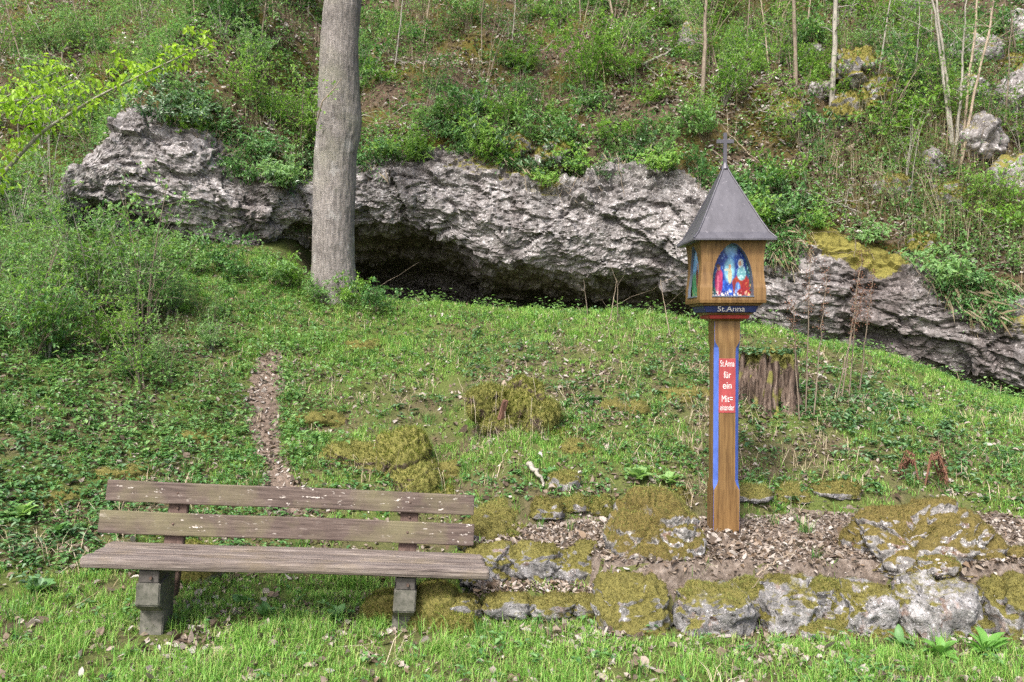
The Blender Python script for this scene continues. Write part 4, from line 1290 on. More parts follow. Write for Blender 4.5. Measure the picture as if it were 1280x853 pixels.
hz_ = np.array([0, .25, .6, 1.2, 2.0, 2.4, 2.8, 3.4, 4.2, 6, 8, 10.5])
cx_ = np.array([0, 0, .0, .0, .02, .06, .07, .09, .17, .34, .5, .6]) + 0.02
rd_ = np.array([.34, .285, .258, .25, .255, .26, .25, .235, .22, .19, .16, .11])
hh = np.concatenate([np.linspace(0, 4.6, 420), np.linspace(4.62, 10.5, 160)])
P = np.stack([np.interp(hh, hz_, cx_), 0.03 * np.sin(hh), hh], 1)
for _ in range(8): P[1:-1] = (P[:-2] + 2 * P[1:-1] + P[2:]) / 4
rad = np.interp(hh, hz_, rd_)
V, F = tube_np(P, rad, 140)
ax = np.repeat(P, 140, 0)
o_ = unit(V - ax)
V = V + o_ * (0.020 * fbm(V * [1, 1, .35], 2.2, 3, seed=601) + 0.009 * fbm(V * [1, 1, .22], 19, 3, seed=605, ridged=True) + 0.10 * np.exp(-V[:, 2] / .22) * (np.clip(fbm(np.stack([o_[:, 0], o_[:, 1], V[:, 2] * 0], 1), 1.6, 2, seed=607) + .3, 0, 1)))[:, None]
V[:, 0] += 0.035 * np.exp(-((V[:, 2] - 2.35) / .35) ** 2) * (o_[:, 0] > 0) * o_[:, 0]
obj("trunk", np_mesh("trunk", V, F, True), M['bark'], tree)
for k in range(7):      # limbs, above the picture
    z0 = 6.2 + k * 0.6; a = k * 2.4; L = 2.6 - k * .2
    s_ = np.linspace(0, 1, 12)
    b0 = np.array([np.interp(z0, hz_, cx_), 0, z0])
    PP = b0 + np.stack([np.cos(a) * L * s_, np.sin(a) * L * s_, L * .55 * s_ ** .8], 1)
    V, F = tube_np(PP, .07 * (1 - .85 * s_), 8)
    lb = obj("limb", np_mesh("limb", V, F, True), M['bark'], tree)
    n = 260; i0 = rng.integers(4, 12, n)
    V, F = leaves_np(PP[i0] + rng.normal(0, .28, (n, 3)), rng.normal(0, 1, (n, 3)) + [0, 0, -.4], .06, .04, .2, .2)
    obj("leaves", np_mesh("leaves", V, F), M['leaf_fresh'], lb)["kind"] = "stuff"
# a pale twig with a few leaves growing from the trunk
PP = np.array([(-.12, -.22, 2.35), (-.02, -.36, 2.55), (.12, -.40, 2.68), (.22, -.42, 2.80)])
V, F = tube_np(PP, [.010, .008, .006, .003], 5)
tw = obj("twig", np_mesh("twig", V, F, True), M['twig_pale'], tree)
n = 26
V, F = leaves_np(PP[rng.integers(0, 4, n)] + rng.normal(0, .07, (n, 3)) + [-.06, 0, -.05], rng.normal(0, 1, (n, 3)), .05, .035, .2, .2)
obj("leaves", np_mesh("leaves", V, F), M['leaf_fresh'], tw)["kind"] = "stuff"

# ------------------------------------------------------------------ shrubs
def shrub_meshes(seed, h, spread, n_stem, n_twig, n_leaf, lsize, erect=0.5, seg=4, r0=0.010):
    rs = np.random.default_rng(seed)
    st = Acc(); LP = []; LD = []
    for i in range(n_stem):
        a = rs.uniform(0, 6.28); H = h * rs.uniform(.55, 1.0); S = spread * rs.uniform(.3, 1.0)
        t = np.linspace(0, 1, 7)[:, None]
        d = np.array([math.cos(a), math.sin(a), 0])
        P = d * 0.06 * rs.random() + d * S * t ** (1 + erect) + np.array([0, 0, H]) * t ** 0.9 + np.cumsum(rs.normal(0, .02 * h, (7, 3)), 0) * t
        st.add(*tube_np(P, r0 * (0.4 + .6 * H / h) * (1 - .8 * t[:, 0]), seg))
        for k in range(n_twig):
            u = rs.uniform(.22, 1.0) * 6
            i0 = min(5, int(u)); b0 = P[i0] + (P[i0 + 1] - P[i0]) * (u - i0)
            td = unit(np.array([rs.normal(0, 1), rs.normal(0, 1), rs.normal(.45, .4)]))
            L = rs.uniform(.12, .34) * h ** .6
            q = np.linspace(0, 1, 4)[:, None]
            T = b0 + td * L * q + np.array([0, 0, -.10 * L]) * q ** 2 + rs.normal(0, .01, (4, 3)) * q
            st.add(*tube_np(T, r0 * .28 * (1 - .6 * q[:, 0]), 3))
            v = rs.random(n_leaf) ** .8 * 3
            j = np.minimum(2, v.astype(int)); fr = (v - j)[:, None]
            LP.append(T[j] * (1 - fr) + T[j + 1] * fr)
            LD.append(td[None] * .5 + rs.normal(0, .75, (n_leaf, 3)) + [0, 0, .10])
    LP = np.concatenate(LP); LD = np.concatenate(LD); n = len(LP)
    V, F = leaves_np(LP, LD, lsize * rs.uniform(.45, 1.45, n), lsize * .62 * rs.uniform(.7, 1.2, n), .18, .2)
    return st.mesh("stem", True), np_mesh("foliage", V, F)

PROTO = {}
def proto(kind, k):
    key = (kind, k)
    if key not in PROTO:
        sd = 1000 + k * 17 + hash_kind[kind] * 101
        PROTO[key] = {
            'airy': lambda: shrub_meshes(sd, 1.5, .60, 7, 9, 9, .050, .6),
            'dense': lambda: shrub_meshes(sd, 1.0, .65, 14, 10, 10, .050, .3, r0=.007),
            'low': lambda: shrub_meshes(sd, .42, .40, 10, 7, 9, .046, .1, r0=.004),
            'whip': lambda: shrub_meshes(sd, 2.1, .45, 5, 8, 7, .046, .8, r0=.010),
            'bank': lambda: shrub_meshes(sd, 1.25, .70, 16, 11, 9, .054, .4, r0=.007),
        }[kind]()
    return PROTO[key]
hash_kind = {'airy': 1, 'dense': 2, 'low': 3, 'whip': 4, 'bank': 5}
MATMESH = {}
def shrub(name, kind, k, loc, s, mat, bark, label, group, rx=0.0):
    st, fo = proto(kind, k)
    key = (kind, k, mat, bark)
    if key not in MATMESH:
        a, b = st.copy(), fo.copy()
        a.materials.append(M[bark]); b.materials.append(M[mat])
        MATMESH[key] = (a, b)
    a, b = MATMESH[key]
    e = thing(name, label, "bush", loc, (rx, random.uniform(-.12, .12), random.uniform(0, 6.28)), group, (s, s, s * random.uniform(.85, 1.2)))
    obj("stem", a, None, e); f = obj("foliage", b, None, e)
    f["kind"] = "stuff"
    return e

LOOK = {'airy': "airy", 'dense': "dense", 'low': "knee-high", 'whip': "whippy", 'bank': "twiggy"}
TONE = {'leaf_soft': "soft green", 'leaf_fresh': "bright green", 'herb': "deeper green", 'ivy': "dark glossy"}
STEM = {'twig': "brown", 'twig_grey': "grey", 'twig_pale': "tan"}
def bush_label(kind, mat, bark, where):
    return f"{LOOK[kind]} {TONE[mat]} bush with {STEM[bark]} stems {where}"
# bushes on the bank beside the footpath
for i in range(104):
    u = random.uniform(-.78, -.30); y = random.uniform(5.9, 10.6)
    x = u * y
    lim = -0.33 - 0.30 * smooth(8.0, 6.0, y)
    if u > lim + random.uniform(-.05, .03) or (y > 9.0 and -.54 < u): continue
    s = random.uniform(.65, 1.1) * (0.60 if u > -.45 else 1.0) * (0.7 if y < 7 else 1) * (1 - .52 * float(smooth(7.8, 9.2, y))) * (0.72 if y < 8 else 1)
    k, mt, bk = random.choice(['bank', 'low', 'dense', 'airy', 'airy']), random.choice(['leaf_soft', 'leaf_soft', 'leaf_fresh', 'herb']), random.choice(['twig', 'twig_grey'])
    shrub("bush", k, random.randrange(4), (x, y, ground_at(x, y) - .03), s, mt, bk, bush_label(k, mt, bk, "at the foot of the bank" if y < 7.5 else "on the bank below the grey rock"), "bushes on the bank below the rock")
for i, (x, y, s, k, mt) in enumerate([(-6.45, 10.5, .85, 'airy', 'leaf_soft'), (-6.15, 10.6, .75, 'airy', 'leaf_fresh'), (-6.75, 10.8, .95, 'bank', 'leaf_soft'), (-5.95, 10.55, .55, 'dense', 'herb'), (-7.1, 10.6, .9, 'airy', 'leaf_fresh'), (-6.3, 10.95, 1.05, 'whip', 'leaf_soft')]):
    shrub("bush", k, i % 4, (x, y, ground_at(x, y) - .03), s, mt, 'twig_grey', bush_label(k, mt, 'twig_grey', "growing against the end of the grey rock"), "bushes at the end of the rock")
# low bushes at the rock foot and at the tree
for i, (px, py) in enumerate([(190, 330), (250, 335), (300, 345), (340, 350), (365, 352), (395, 372), (440, 378), (470, 384), (225, 320), (280, 330), (150, 300)]):
    p = on_ground(px, py + 8)
    shrub("bush", 'low', i % 4, (p[0], p[1], p[2]), random.uniform(.8, 1.3), random.choice(['herb', 'leaf_soft', 'leaf_fresh']), 'twig', "knee-high leafy bush along the foot of the rock near the tree", "low bushes at the rock foot")

def hill_pt(x, t):
    a, b_, c = hill_xyz(np.array([x]), np.array([t]))
    return float(a[0]), float(b_[0]), float(c[0])
# bushes over the slope
zones = [  # u range, t range, count, kinds, leaf tones, where, group
    (-.76, -.22, 0.1, 4.6, 62, ['dense', 'airy', 'dense', 'bank', 'low'], ['leaf_soft', 'leaf_soft', 'herb', 'leaf_fresh'], "on the slope behind the tree", "bushes on the slope behind the tree"),
    (-.22, .26, 0.10, 4.6, 58, ['low', 'airy', 'low', 'whip', 'low', 'dense'], ['herb', 'leaf_soft', 'leaf_soft', 'leaf_fresh'], "on the slope above the cave", "bushes on the slope above the cave"),
    (.20, .76, 0.15, 5.2, 76, ['airy', 'low', 'whip', 'low', 'dense'], ['leaf_soft', 'leaf_fresh', 'herb', 'leaf_fresh'], "on the slope behind the shrine", "bushes on the slope behind the shrine")]
for (u0, u1, t0, t1, n, kinds, mats, lab, grp) in zones:
    for i in range(n):
        u = random.uniform(u0, u1); t = t0 + (t1 - t0) * random.random() ** 1.15
        y = 12.0
        for _ in range(4): y = float(cliff_y(u * y)) + .45 + t
        x, y, z = hill_pt(u * y, t)
        k, mt, bk = random.choice(kinds), random.choice(mats), random.choice(['twig', 'twig_grey', 'twig_pale'])
        s = random.uniform(.6, 1.15) * (1.35 if k == 'low' else .95)
        shrub("bush", k, random.randrange(4), (x, y, z - .04), s, mt, bk, bush_label(k, mt, bk, ("near the edge " if t < .7 else "low " if t < 2.4 else "high ") + lab), grp, R(12))
for (px, py, s, kind, lab) in [(735, 130, 1.15, 'bank', "full bright green bush on the slope above the cave"), (790, 110, .9, 'dense', "rounded light green bush beside the fullest bush above the cave"), (1100, 60, 1.1, 'bank', "big light green bush between the grey sapling and the forked stems")]:
    p = on_hill(px, py)
    shrub("bush", kind, 1, (p[0], p[1], p[2] - .05), s, 'leaf_fresh', 'twig', lab, None, R(10))
# bushes hanging from the upper edge of the rock
for i in range(78):
    x = random.choice([random.uniform(-5.4, -3.2), random.uniform(-4.0, -2.4), random.uniform(-2.0, 2.3), random.uniform(-2.0, 2.3), random.uniform(-1.9, 1.2), random.uniform(2.0, 3.6), random.uniform(3.4, 6.4)])
    row = int(PY.shape[0] * random.uniform(.68 if -4.3 < x < -2.4 else .78, .91)); ci = int(np.argmin(np.abs(CLIFF_X - x)))
    p = CLIFF_P[row, ci]
    mt = random.choice(['herb', 'leaf_soft', 'leaf_fresh', 'ivy'])
    where = "beside the tree" if x < -2.4 else "above the cave" if x < 2 else "behind the shrine roof" if x < 3.4 else "of the low overhang behind the stump"
    shrub("bush", 'low', random.randrange(4), tuple(p), random.uniform(.6, 1.3), mt, 'twig', f"small {TONE[mt]} bush rooted in the rock face {where}", "bushes hanging on the rock edge", R(35))

# ------------------------------------------------------------------ saplings and thin stems on the slope
def sapling(name, label, base, tops, r0, mat, nbr, leafmat, nleaf, lsize=.045, group=None, cat="tree"):
    t = thing(name, label, cat, tuple(base), (0, 0, 0), group)
    for top in tops:
        d = np.array(top, float)
        s_ = np.linspace(0, 1, 26)[:, None]
        w = np.cumsum(rng.normal(0, .018, (26, 3)), 0) * s_ * np.linalg.norm(d) * .25
        P = d * s_ + w + np.array([0, 0, -.05])
        V, F = tube_np(P, r0 * (1 - .72 * s_[:, 0]), 9)
        st = obj("trunk", np_mesh("trunk", V, F, True), M[mat], t)
        ac = Acc(); LP = []
        for k in range(nbr):
            i0 = rng.integers(7, 25); a = rng.uniform(0, 6.28); L = rng.uniform(.25, .8)
            q = np.linspace(0, 1, 6)[:, None]
            B = P[i0] + np.array([math.cos(a), math.sin(a), rng.uniform(.2, .9)]) * L * q + rng.normal(0, .02, (6, 3)) * q
            ac.add(*tube_np(B, r0 * .25 * (1 - .7 * q[:, 0]), 4))
            LP.append(B[rng.integers(2, 6, nleaf)] + rng.normal(0, .06, (nleaf, 3)))
        if nbr:
            br = obj("branches", ac.mesh("branches", True), M[mat], st); br["kind"] = "stuff"
            if nleaf:
                LP = np.concatenate(LP); n = len(LP)
                V, F = leaves_np(LP, rng.normal(0, 1, (n, 3)) + [0, 0, -.2], lsize * rng.uniform(.7, 1.3, n), lsize * .62, .18, .25)
                obj("leaves", np_mesh("leaves", V, F), M[leafmat], st)["kind"] = "stuff"
    return t
sapling("sapling", "straight grey sapling trunk rising from the slope behind the shrine", on_hill(1033, 168), [(.55, .6, 5.2)], .046, 'twig_grey', 10, 'leaf_fresh', 14)
sapling("sapling", "thin brownish sapling close to the small white rocks on the slope", on_hill(988, 112), [(.1, .5, 4.6)], .036, 'twig', 9, 'leaf_fresh', 14)
sapling("sapling", "forked grey-green sapling with several thin stems on the slope", on_hill(1185, 205), [(-.35, .4, 4.0), (-.10, .6, 4.4), (.35, .3, 2.6)], .026, 'twig_grey', 11, 'leaf_soft', 18)
sapling("sapling", "pair of leaning tan stems in front of the pale limestone blocks", on_hill(1192, 208), [(.75, .6, 4.4), (.95, .2, 4.5)], .022, 'twig_pale', 9, 'leaf_soft', 12)
sapling("sapling", "bare brown sapling leaning over the leaf litter above the shrine roof", on_hill(872, 150), [(.35, .7, 3.4)], .038, 'twig', 6, 'leaf_soft', 6)
for i, (px, py, dx, h) in enumerate([(700, 40, .1, 2.2), (725, 30, -.1, 2.4), (602, 80, .05, 1.6), (495, 90, .3, 2.4), (530, 60, .2, 2.0), (560, 30, -.15, 2.0), (820, 35, .2, 2.6), (930, 60, .25, 2.4), (955, 90, -.2, 2.0), (1085, 100, .5, 2.6), (1130, 120, .3, 2.2), (1250, 170, .3, 2.0), (640, 60, .1, 2.0), (770, 60, -.25, 2.2), (1000, 40, .3, 2.5), (330, 60, .2, 2.2), (250, 30, -.3, 2.4), (110, 60, -.6, 2.2), (75, 70, -.9, 2.0), (40, 80, -.7, 2.2), (1160, 60, .2, 2.0)]):
    sapling("thin_stem", "thin bare upright stem growing out of the leafy slope", on_hill(px, py), [(dx, .2, h)], .014, random.choice(['twig_grey', 'twig_pale', 'twig']), 5, 'leaf_soft', 4, .035, "thin stems on the slope", "stem")

# young tree off to one side reaching a lime-leaved branch into view
bx, by_ = -4.75, 5.3
bz_ = ground_at(bx, by_)
yt = thing("young_tree", "slender young tree stretching a lime-leaved branch in front of the grey rock", "tree", (bx, by_, bz_))
def curve(pts, n=40):
    pts = np.array(pts, float); t = np.linspace(0, 1, len(pts)); tt = np.linspace(0, 1, n)
    P = np.stack([np.interp(tt, t, pts[:, k]) for k in range(3)], 1)
    for _ in range(6): P[1:-1] = (P[:-2] + 2 * P[1:-1] + P[2:]) / 4
    return P
O = np.array([bx, by_, bz_])
PT = curve([(0, 0, -.1), (.1, .0, .8), (.3, .02, 1.3), (.6, .05, 1.6)])
PB = curve(np.array([(-4.15, 5.35, bz_ + 1.6), (-3.60, 5.4, 2.42), (-3.20, 5.45, 2.90), (-2.85, 5.5, 3.15), (-2.50, 5.5, 3.32), (-2.05, 5.5, 3.53)]) - O, 60)
allP = np.concatenate([PT, PB[2:]])
V, F = tube_np(allP, np.linspace(.026, .003, len(allP)), 8)
obj("trunk", np_mesh("trunk", V, F, True), M['twig_grey'], yt)
PU = curve(np.array([(-4.05, 5.3, bz_ + 1.7), (-3.9, 5.2, 2.6), (-3.5, 5.2, 3.0), (-3.0, 5.3, 3.12)]) - O, 30)
PW = curve(np.array([(-3.33, 5.45, 2.74), (-3.32, 5.4, 2.95), (-3.25, 5.38, 3.08), (-2.9, 5.35, 3.22)]) - O, 24)
PX = curve(np.array([(-4.05, 5.3, bz_ + 1.6), (-3.85, 5.5, 2.9), (-3.6, 5.6, 3.15), (-3.2, 5.7, 3.4)]) - O, 24)
for Pq, rq in ((PU, .010), (PW, .008), (PX, .008)):
    V, F = tube_np(Pq, np.linspace(rq, .002, len(Pq)), 6)
    obj("branch", np_mesh("branch", V, F, True), M['twig_grey'], yt)
LP, LD = [], []
for Pq, i0, n in ((PB, 12, 250), (PU, 8, 110), (PW, 4, 70), (PX, 8, 90)):
    for _ in range(n):
        c = Pq[random.randrange(i0, len(Pq))]
        off = np.array([random.gauss(0, .05), random.gauss(0, .10), abs(random.gauss(0, .05))])
        for k in range(random.choice((2, 3, 3))):
            LP.append(c + off + np.random.default_rng(len(LP)).normal(0, .012, 3))
            LD.append([random.gauss(.3, .7), random.gauss(0, .7), random.gauss(-.5, .35)])
LP = np.array(LP); LD = np.array(LD); n = len(LP)
V, F = leaves_np(LP, LD, rng.uniform(.028, .052, n), rng.uniform(.020, .034, n), .15, .25, None, True)
obj("leaves", np_mesh("leaves", V, F), M['leaf_lime'], yt)["kind"] = "stuff"

# ------------------------------------------------------------------ fallen and hanging branches
def branch(label, pts, r, mat, group=None, forks=3):
    pts = np.array(pts, float)
    t = thing("fallen_branch", label, "branch", tuple(pts[0]), (0, 0, 0), group)
    P = curve(pts - pts[0], 24)
    P[1:-1] += rng.normal(0, .006, (22, 3))
    V, F = tube_np(P, np.linspace(r, r * .35, 24), 6)
    obj("stick", np_mesh("stick", V, F, True), M[mat], t)
    for k in range(forks):
        i0 = random.randrange(6, 22); d = unit(np.array([random.gauss(0, 1), random.gauss(-.3, .6), random.gauss(.2, .6)]))
        L = random.uniform(.15, .4)
        q = np.linspace(0, 1, 6)[:, None]
        V, F = tube_np(P[i0] + d * L * q + rng.normal(0, .015, (6, 3)) * q, r * .45 * (1 - .6 * q[:, 0]), 5)
        obj("twig", np_mesh("twig", V, F, True), M[mat], t)
def hb_(px, py, lift=.05):
    p = on_hill(px, py); return (p[0], p[1] - .05, p[2] + lift)
branch("pale dead branch lying on the leaf litter at the rock edge above the cave", [hb_(680, 140), hb_(710, 136, .1), hb_(745, 128, .05)], .022, 'twig_pale')
branch("thin dead branch dangling down the rock beside the pale branch", [hb_(735, 132), hb_(715, 160, .12), hb_(696, 190, .1)], .014, 'twig_pale')
branch("grey fallen branch at the mossy rocks above the shrine", [hb_(800, 90), hb_(830, 78, .1), hb_(855, 60, .1)], .025, 'twig_grey')
branch("short sawn pale log end on the leaf litter beside the grey sapling", [hb_(1052, 196, .04), hb_(1062, 190, .06), hb_(1070, 182, .08)], .05, 'twig_pale', None, 0)
for i in range(44):
    u = random.uniform(-.3, .7); t = random.uniform(.05, 4.5) if i % 2 else random.uniform(.02, .8)
    y = 12.0
    for _ in range(4): y = float(cliff_y(u * y)) + .45 + t
    x, y, z = hill_pt(u * y, t)
    a = random.uniform(0, 6.28); L = random.uniform(.4, 1.2)
    x2, t2 = x + math.cos(a) * L, max(0.02, t + math.sin(a) * L * .6)
    q = hill_pt(x2, t2); mid = hill_pt((x + x2) / 2, (t + t2) / 2)
    branch("dry brown twig branch lying across the leafy slope", [(x, y - .05, z + .04), (mid[0], mid[1] - .08, mid[2] + random.uniform(.06, .16)), (q[0], q[1] - .05, q[2] + .06)], random.uniform(.007, .014), random.choice(['twig', 'twig_pale', 'twig_grey']), "dry branches on the slope", 3)
for i in range(22):      # hanging roots and tendrils over the rock edge
    x = random.choice([random.uniform(-2.0, 2.2), random.uniform(.2, 1.4), random.uniform(3, 6.4), random.uniform(4, 6.2)])
    ci = int(np.argmin(np.abs(CLIFF_X - x))); nr_ = PY.shape[0]
    a = CLIFF_P[int(nr_ * .93), ci]; b_ = CLIFF_P[int(nr_ * random.uniform(.82, .88)), min(ci + random.randint(-6, 6), nx - 1)]; c_ = CLIFF_P[int(nr_ * random.uniform(.70, .8)), min(ci + random.randint(-9, 9), nx - 1)]
    branch("bare root tendril hanging down over the rock edge", [a + [0, -.02, .08], b_ + [0, -.10, .02], c_ + [0, -.10, 0]], random.uniform(.005, .009), random.choice(['twig', 'twig_pale']), "root tendrils on the rock", 2)
p = on_ground(940, 745)
branch("thin curved twig lying on the stone border", [(1.30, 4.22, .27), (1.42, 4.28, .33), (1.55, 4.36, .36)], .006, 'twig_pale', None, 1)
branch("grey stick lying in the grass behind the terrace", [(.12, 5.75, .60), (.18, 5.62, .56), (.22, 5.52, .48)], .022, 'twig_grey', None, 0)

# ------------------------------------------------------------------ dry dock stalks by the stump and bare stems at the cave
for i, (px, py, h, dx) in enumerate([(1008, 520, 1.45, .05), (1018, 522, 1.25, .12), (1052, 505, 1.35, .20), (1062, 500, 1.15, .10), (1075, 490, 1.1, .14), (1000, 525, 1.0, -.05), (1045, 505, 1.0, .25)]):
    p = on_ground(px, py)
    t = thing("dry_dock", "tall dry dock stalk with rusty brown seed head beside the split stump", "plant", tuple(p), (0, 0, 0), "dry dock stalks by the stump")
    s_ = np.linspace(0, 1, 14)[:, None]
    P = np.array([dx, .05, h]) * s_ + rng.normal(0, .008, (14, 3)) * s_
    V, F = tube_np(P, .007 * (1 - .6 * s_[:, 0]), 5)
    obj("stem", np_mesh("stem", V, F, True), M['twig'], t)
    n = 240; i0 = rng.integers(8, 14, n)
    V, F = leaves_np(P[i0] + rng.normal(0, .022, (n, 3)) * [1, 1, 1.3], rng.normal(0, 1, (n, 3)), .014, .012, .2, .2)
    obj("seed_head", np_mesh("seed_head", V, F), M['seed'], t)["kind"] = "stuff"
for i, (px, py) in enumerate([(735, 395), (762, 402), (772, 405), (838, 420), (465, 385)]):
    p = on_ground(px, py)
    sapling("thin_stem", "small bare twig standing in the grass before the dark cave", p, [(random.uniform(-.12, .12), 0, random.uniform(.3, .65))], .007, random.choice(['twig', 'twig_pale']), 2, None, 0, .03, "twigs before the cave", "stem")

# ------------------------------------------------------------------ leafy plants with large single leaves
def big_leaf(L, W):
    P = np.zeros((1, 3)); n = 7
    t = np.linspace(0, 1, n); w = W * np.sin(np.pi * np.clip(t * .92 + .06, 0, 1)) ** .8
    V = []
    for k in range(n):
        z = L * (.75 * t[k] - .55 * t[k] ** 2); x = L * t[k]
        V += [(x, -w[k] / 2, z + w[k] * .18), (x, 0, z), (x, w[k] / 2, z + w[k] * .18)]
    return np_mesh("leaf", np.array(V), grid_faces(n, 3), True)
def rosette(label, x, y, nleaf, L, W, mat, group=None):
    t = thing("leafy_plant", label, "plant", (x, y, ground_at(x, y) - .01), (0, 0, random.uniform(0, 6)), group)
    me = big_leaf(L, W); me.materials.append(M[mat])
    for k in range(nleaf):
        s = random.uniform(.6, 1.1)
        obj("leaf", me, None, t, (0, 0, .005), (random.uniform(-.3, .3), random.uniform(-.9, -.1), k * 2.4 + random.uniform(-.4, .4)), (s, s, s))
for (px, py, nl, L, W, mt, lab, grp) in [
    (795, 603, 26, .13, .07, 'leaf_soft', "broad-leaved pale green herb clump behind the mossy stones", None), (838, 607, 22, .12, .06, 'leaf_soft', "leafy herb clump close to the shrine post", None),
    (1235, 822, 14, .16, .045, 'grass', "upright dock plant at the foot of the stone border", None), (1180, 826, 10, .14, .05, 'grass', "dock plant with spread leaves in the lawn by the border", None), (1130, 812, 9, .10, .04, 'herb', "low leafy herb under the lichen-spotted border stone", None),
    (850, 700, 9, .08, .035, 'herb', "tiny leafy sprig at the foot of the dome-shaped boulder", None), (690, 600, 18, .10, .05, 'herb', "leafy herb clump above the golden moss stones", None), (580, 690, 8, .07, .03, 'herb', "small herb beside the end of the bench backrest", None),
    (330, 775, 12, .10, .05, 'herb', "leafy weed in the grass under the bench", "weeds under the bench"), (420, 780, 12, .10, .05, 'herb', "leafy weed in the grass under the bench", "weeds under the bench"), (300, 760, 10, .09, .05, 'herb', "leafy weed in the grass under the bench", "weeds under the bench"),
    (40, 745, 14, .11, .06, 'herb', "leafy weed growing on the leaf-littered lawn edge beside the bench", "weeds beside the bench"), (25, 650, 18, .12, .07, 'leaf_soft', "leafy weed growing on the leaf-littered lawn edge beside the bench", "weeds beside the bench"), (70, 670, 14, .10, .06, 'herb', "leafy weed growing on the leaf-littered lawn edge beside the bench", "weeds beside the bench")]:
    p = on_ground(px, py)
    rosette(lab, p[0], p[1], nl, L, W, mt, grp)

# ------------------------------------------------------------------ grass, herbs and dead leaves (nobody could count them)
def stuff(name, me, mat, label, cat):
    o = obj(name, me, mat)
    return tag(o, label, cat, None, "stuff")

def scatter(n, y0=2.7, y1=11.2, um=0.86):
    u = rng.uniform(-um, um, n); y = rng.uniform(y0, y1, n)
    x = u * y
    by, cyy = base_y(x), crest_y(x)
    t = (y - by) / (cyy - by)
    return x, y, t

def put_on_ground(x, y, dz=0.0):
    return np.stack([x, y, ground_z(x, y) + dz], 1)

def clumps(n, prob, per, rad):
    x, y, t = scatter(n)
    keep = rng.random(n) < np.clip(prob(x, y, t), 0, 1)
    x, y, t = x[keep], y[keep], t[keep]
    k = per
    X = np.repeat(x, k) + rng.normal(0, rad, len(x) * k); Y = np.repeat(y, k) + rng.normal(0, rad, len(x) * k)
    return X, Y, np.repeat(t, k), np.repeat(rng.random(len(x)), k)

def bare(x, y):
    kerbz = (y > 4.05) & (y < 4.5) & (x > .45) & (x < 3.2)
    return (1 - in_terrace(x, y)) * (1 - path_mask(x, y)) * (1 - 0.9 * kerbz) * (1 - 0.95 * ((y > 4.36) & (y < 4.75) & (x > -.25) & (x < .55)))

def p_grass(x, y, t):
    n1 = fbm2(x, y, 1.1, 3, seed=201); n2 = fbm2(x, y, 3.5, 3, seed=203)
    lawn = .30 + .95 * smooth(-.15, .22, n2 + .6 * n1)
    crest = 1.0 * smooth(.72, .9, t)
    right = .9 * smooth(3.2, 4.2, x + .5 * n1)
    patch = .08 + .92 * smooth(-.06, .22, n1 + .5 * n2)
    bank = np.maximum.reduce([crest, right, patch, .10 + 0 * x])
    p = np.where(t < 0, lawn, bank)
    p = p * bare(x, y)
    p = p * (1 - .75 * smooth(-.34, -.46, x / y) * (t > .1)) * smooth(1.28, 1.12, t)
    under = (np.abs(x + 1.2) < .95) & (np.abs(y - 4.45) < .25)
    legs = np.exp(-((x + 1.90) / .16) ** 2 - ((y - 4.08) / .16) ** 2) + np.exp(-((x + .56) / .16) ** 2 - ((y - 4.14) / .18) ** 2)
    return np.where(under, p * .8, p) * (1 - .93 * np.clip(legs * 1.6, 0, 1))

X, Y, T, rc = clumps(44000, p_grass, 12, .024)
n = len(X)
tall = smooth(.15, .5, fbm2(X, Y, 2.2, 2, seed=211))
benchg = np.exp(-((X + 2.05) / .30) ** 2 - ((Y - 3.85) / .12) ** 2) + .7 * np.exp(-((X + .95) / .5) ** 2 - ((Y - 4.25) / .25) ** 2)
H = (.020 + .034 * rng.random(n) + .050 * tall * rng.random(n)) * np.where(T > .6, 1.25, np.where(T < 0, 1.3, 1.0)) * (1 + 1.6 * np.clip(benchg, 0, 1) * rng.random(n)) * (.7 + .6 * rc)
V, F = blades_np(put_on_ground(X, Y, -.004), H, .0020 + .0018 * rng.random(n) + .0003 * Y, np.abs(rng.normal(.6, .4, n)), rng.uniform(0, 6.28, n))
stuff("grass", np_mesh("grass", V, F), M['grass'], "fresh green spring grass over the lawn and the crest of the bank", "grass")

def p_tuft(x, y, t):
    n2 = fbm2(x, y, 2.2, 3, seed=221)
    p = np.where(t < 0, .12, .35) * smooth(.0, .35, n2) * bare(x, y) * smooth(1.3, 1.1, t)
    ter = in_terrace(x, y)
    return p + .10 * ter * (n2 > .12)
X, Y, T, rc = clumps(9000, p_tuft, 16, .016)
n = len(X)
H = (.06 + .07 * rng.random(n)) * (.6 + .8 * rc)
V, F = blades_np(put_on_ground(X, Y, -.004), H, .0035 + .002 * rng.random(n), np.abs(rng.normal(.45, .35, n)), rng.uniform(0, 6.28, n))
stuff("grass_tufts", np_mesh("grass_tufts", V, F), M['grass_dark'], "longer darker grass tufts between the leaves of the bank", "grass")

def p_straw(x, y, t):
    n2 = fbm2(x, y, 1.6, 3, seed=231)
    z1 = np.exp(-((x - 1.4) / 1.1) ** 2 - ((y - 6.7) / .9) ** 2)
    return (np.where(t < 0, .012, .26) * smooth(-.1, .25, n2) + .5 * z1) * bare(x, y) * (t < 1.1)
X, Y, T, rc = clumps(6500, p_straw, 9, .05)
n = len(X)
V, F = blades_np(put_on_ground(X, Y, -.002), .07 + .14 * rng.random(n), .003 + .002 * rng.random(n), np.abs(rng.normal(1.1, .5, n)), rng.uniform(0, 6.28, n))
stuff("dry_grass", np_mesh("dry_grass", V, F), M['straw'], "pale dry grass stalks lying over the bank", "grass")

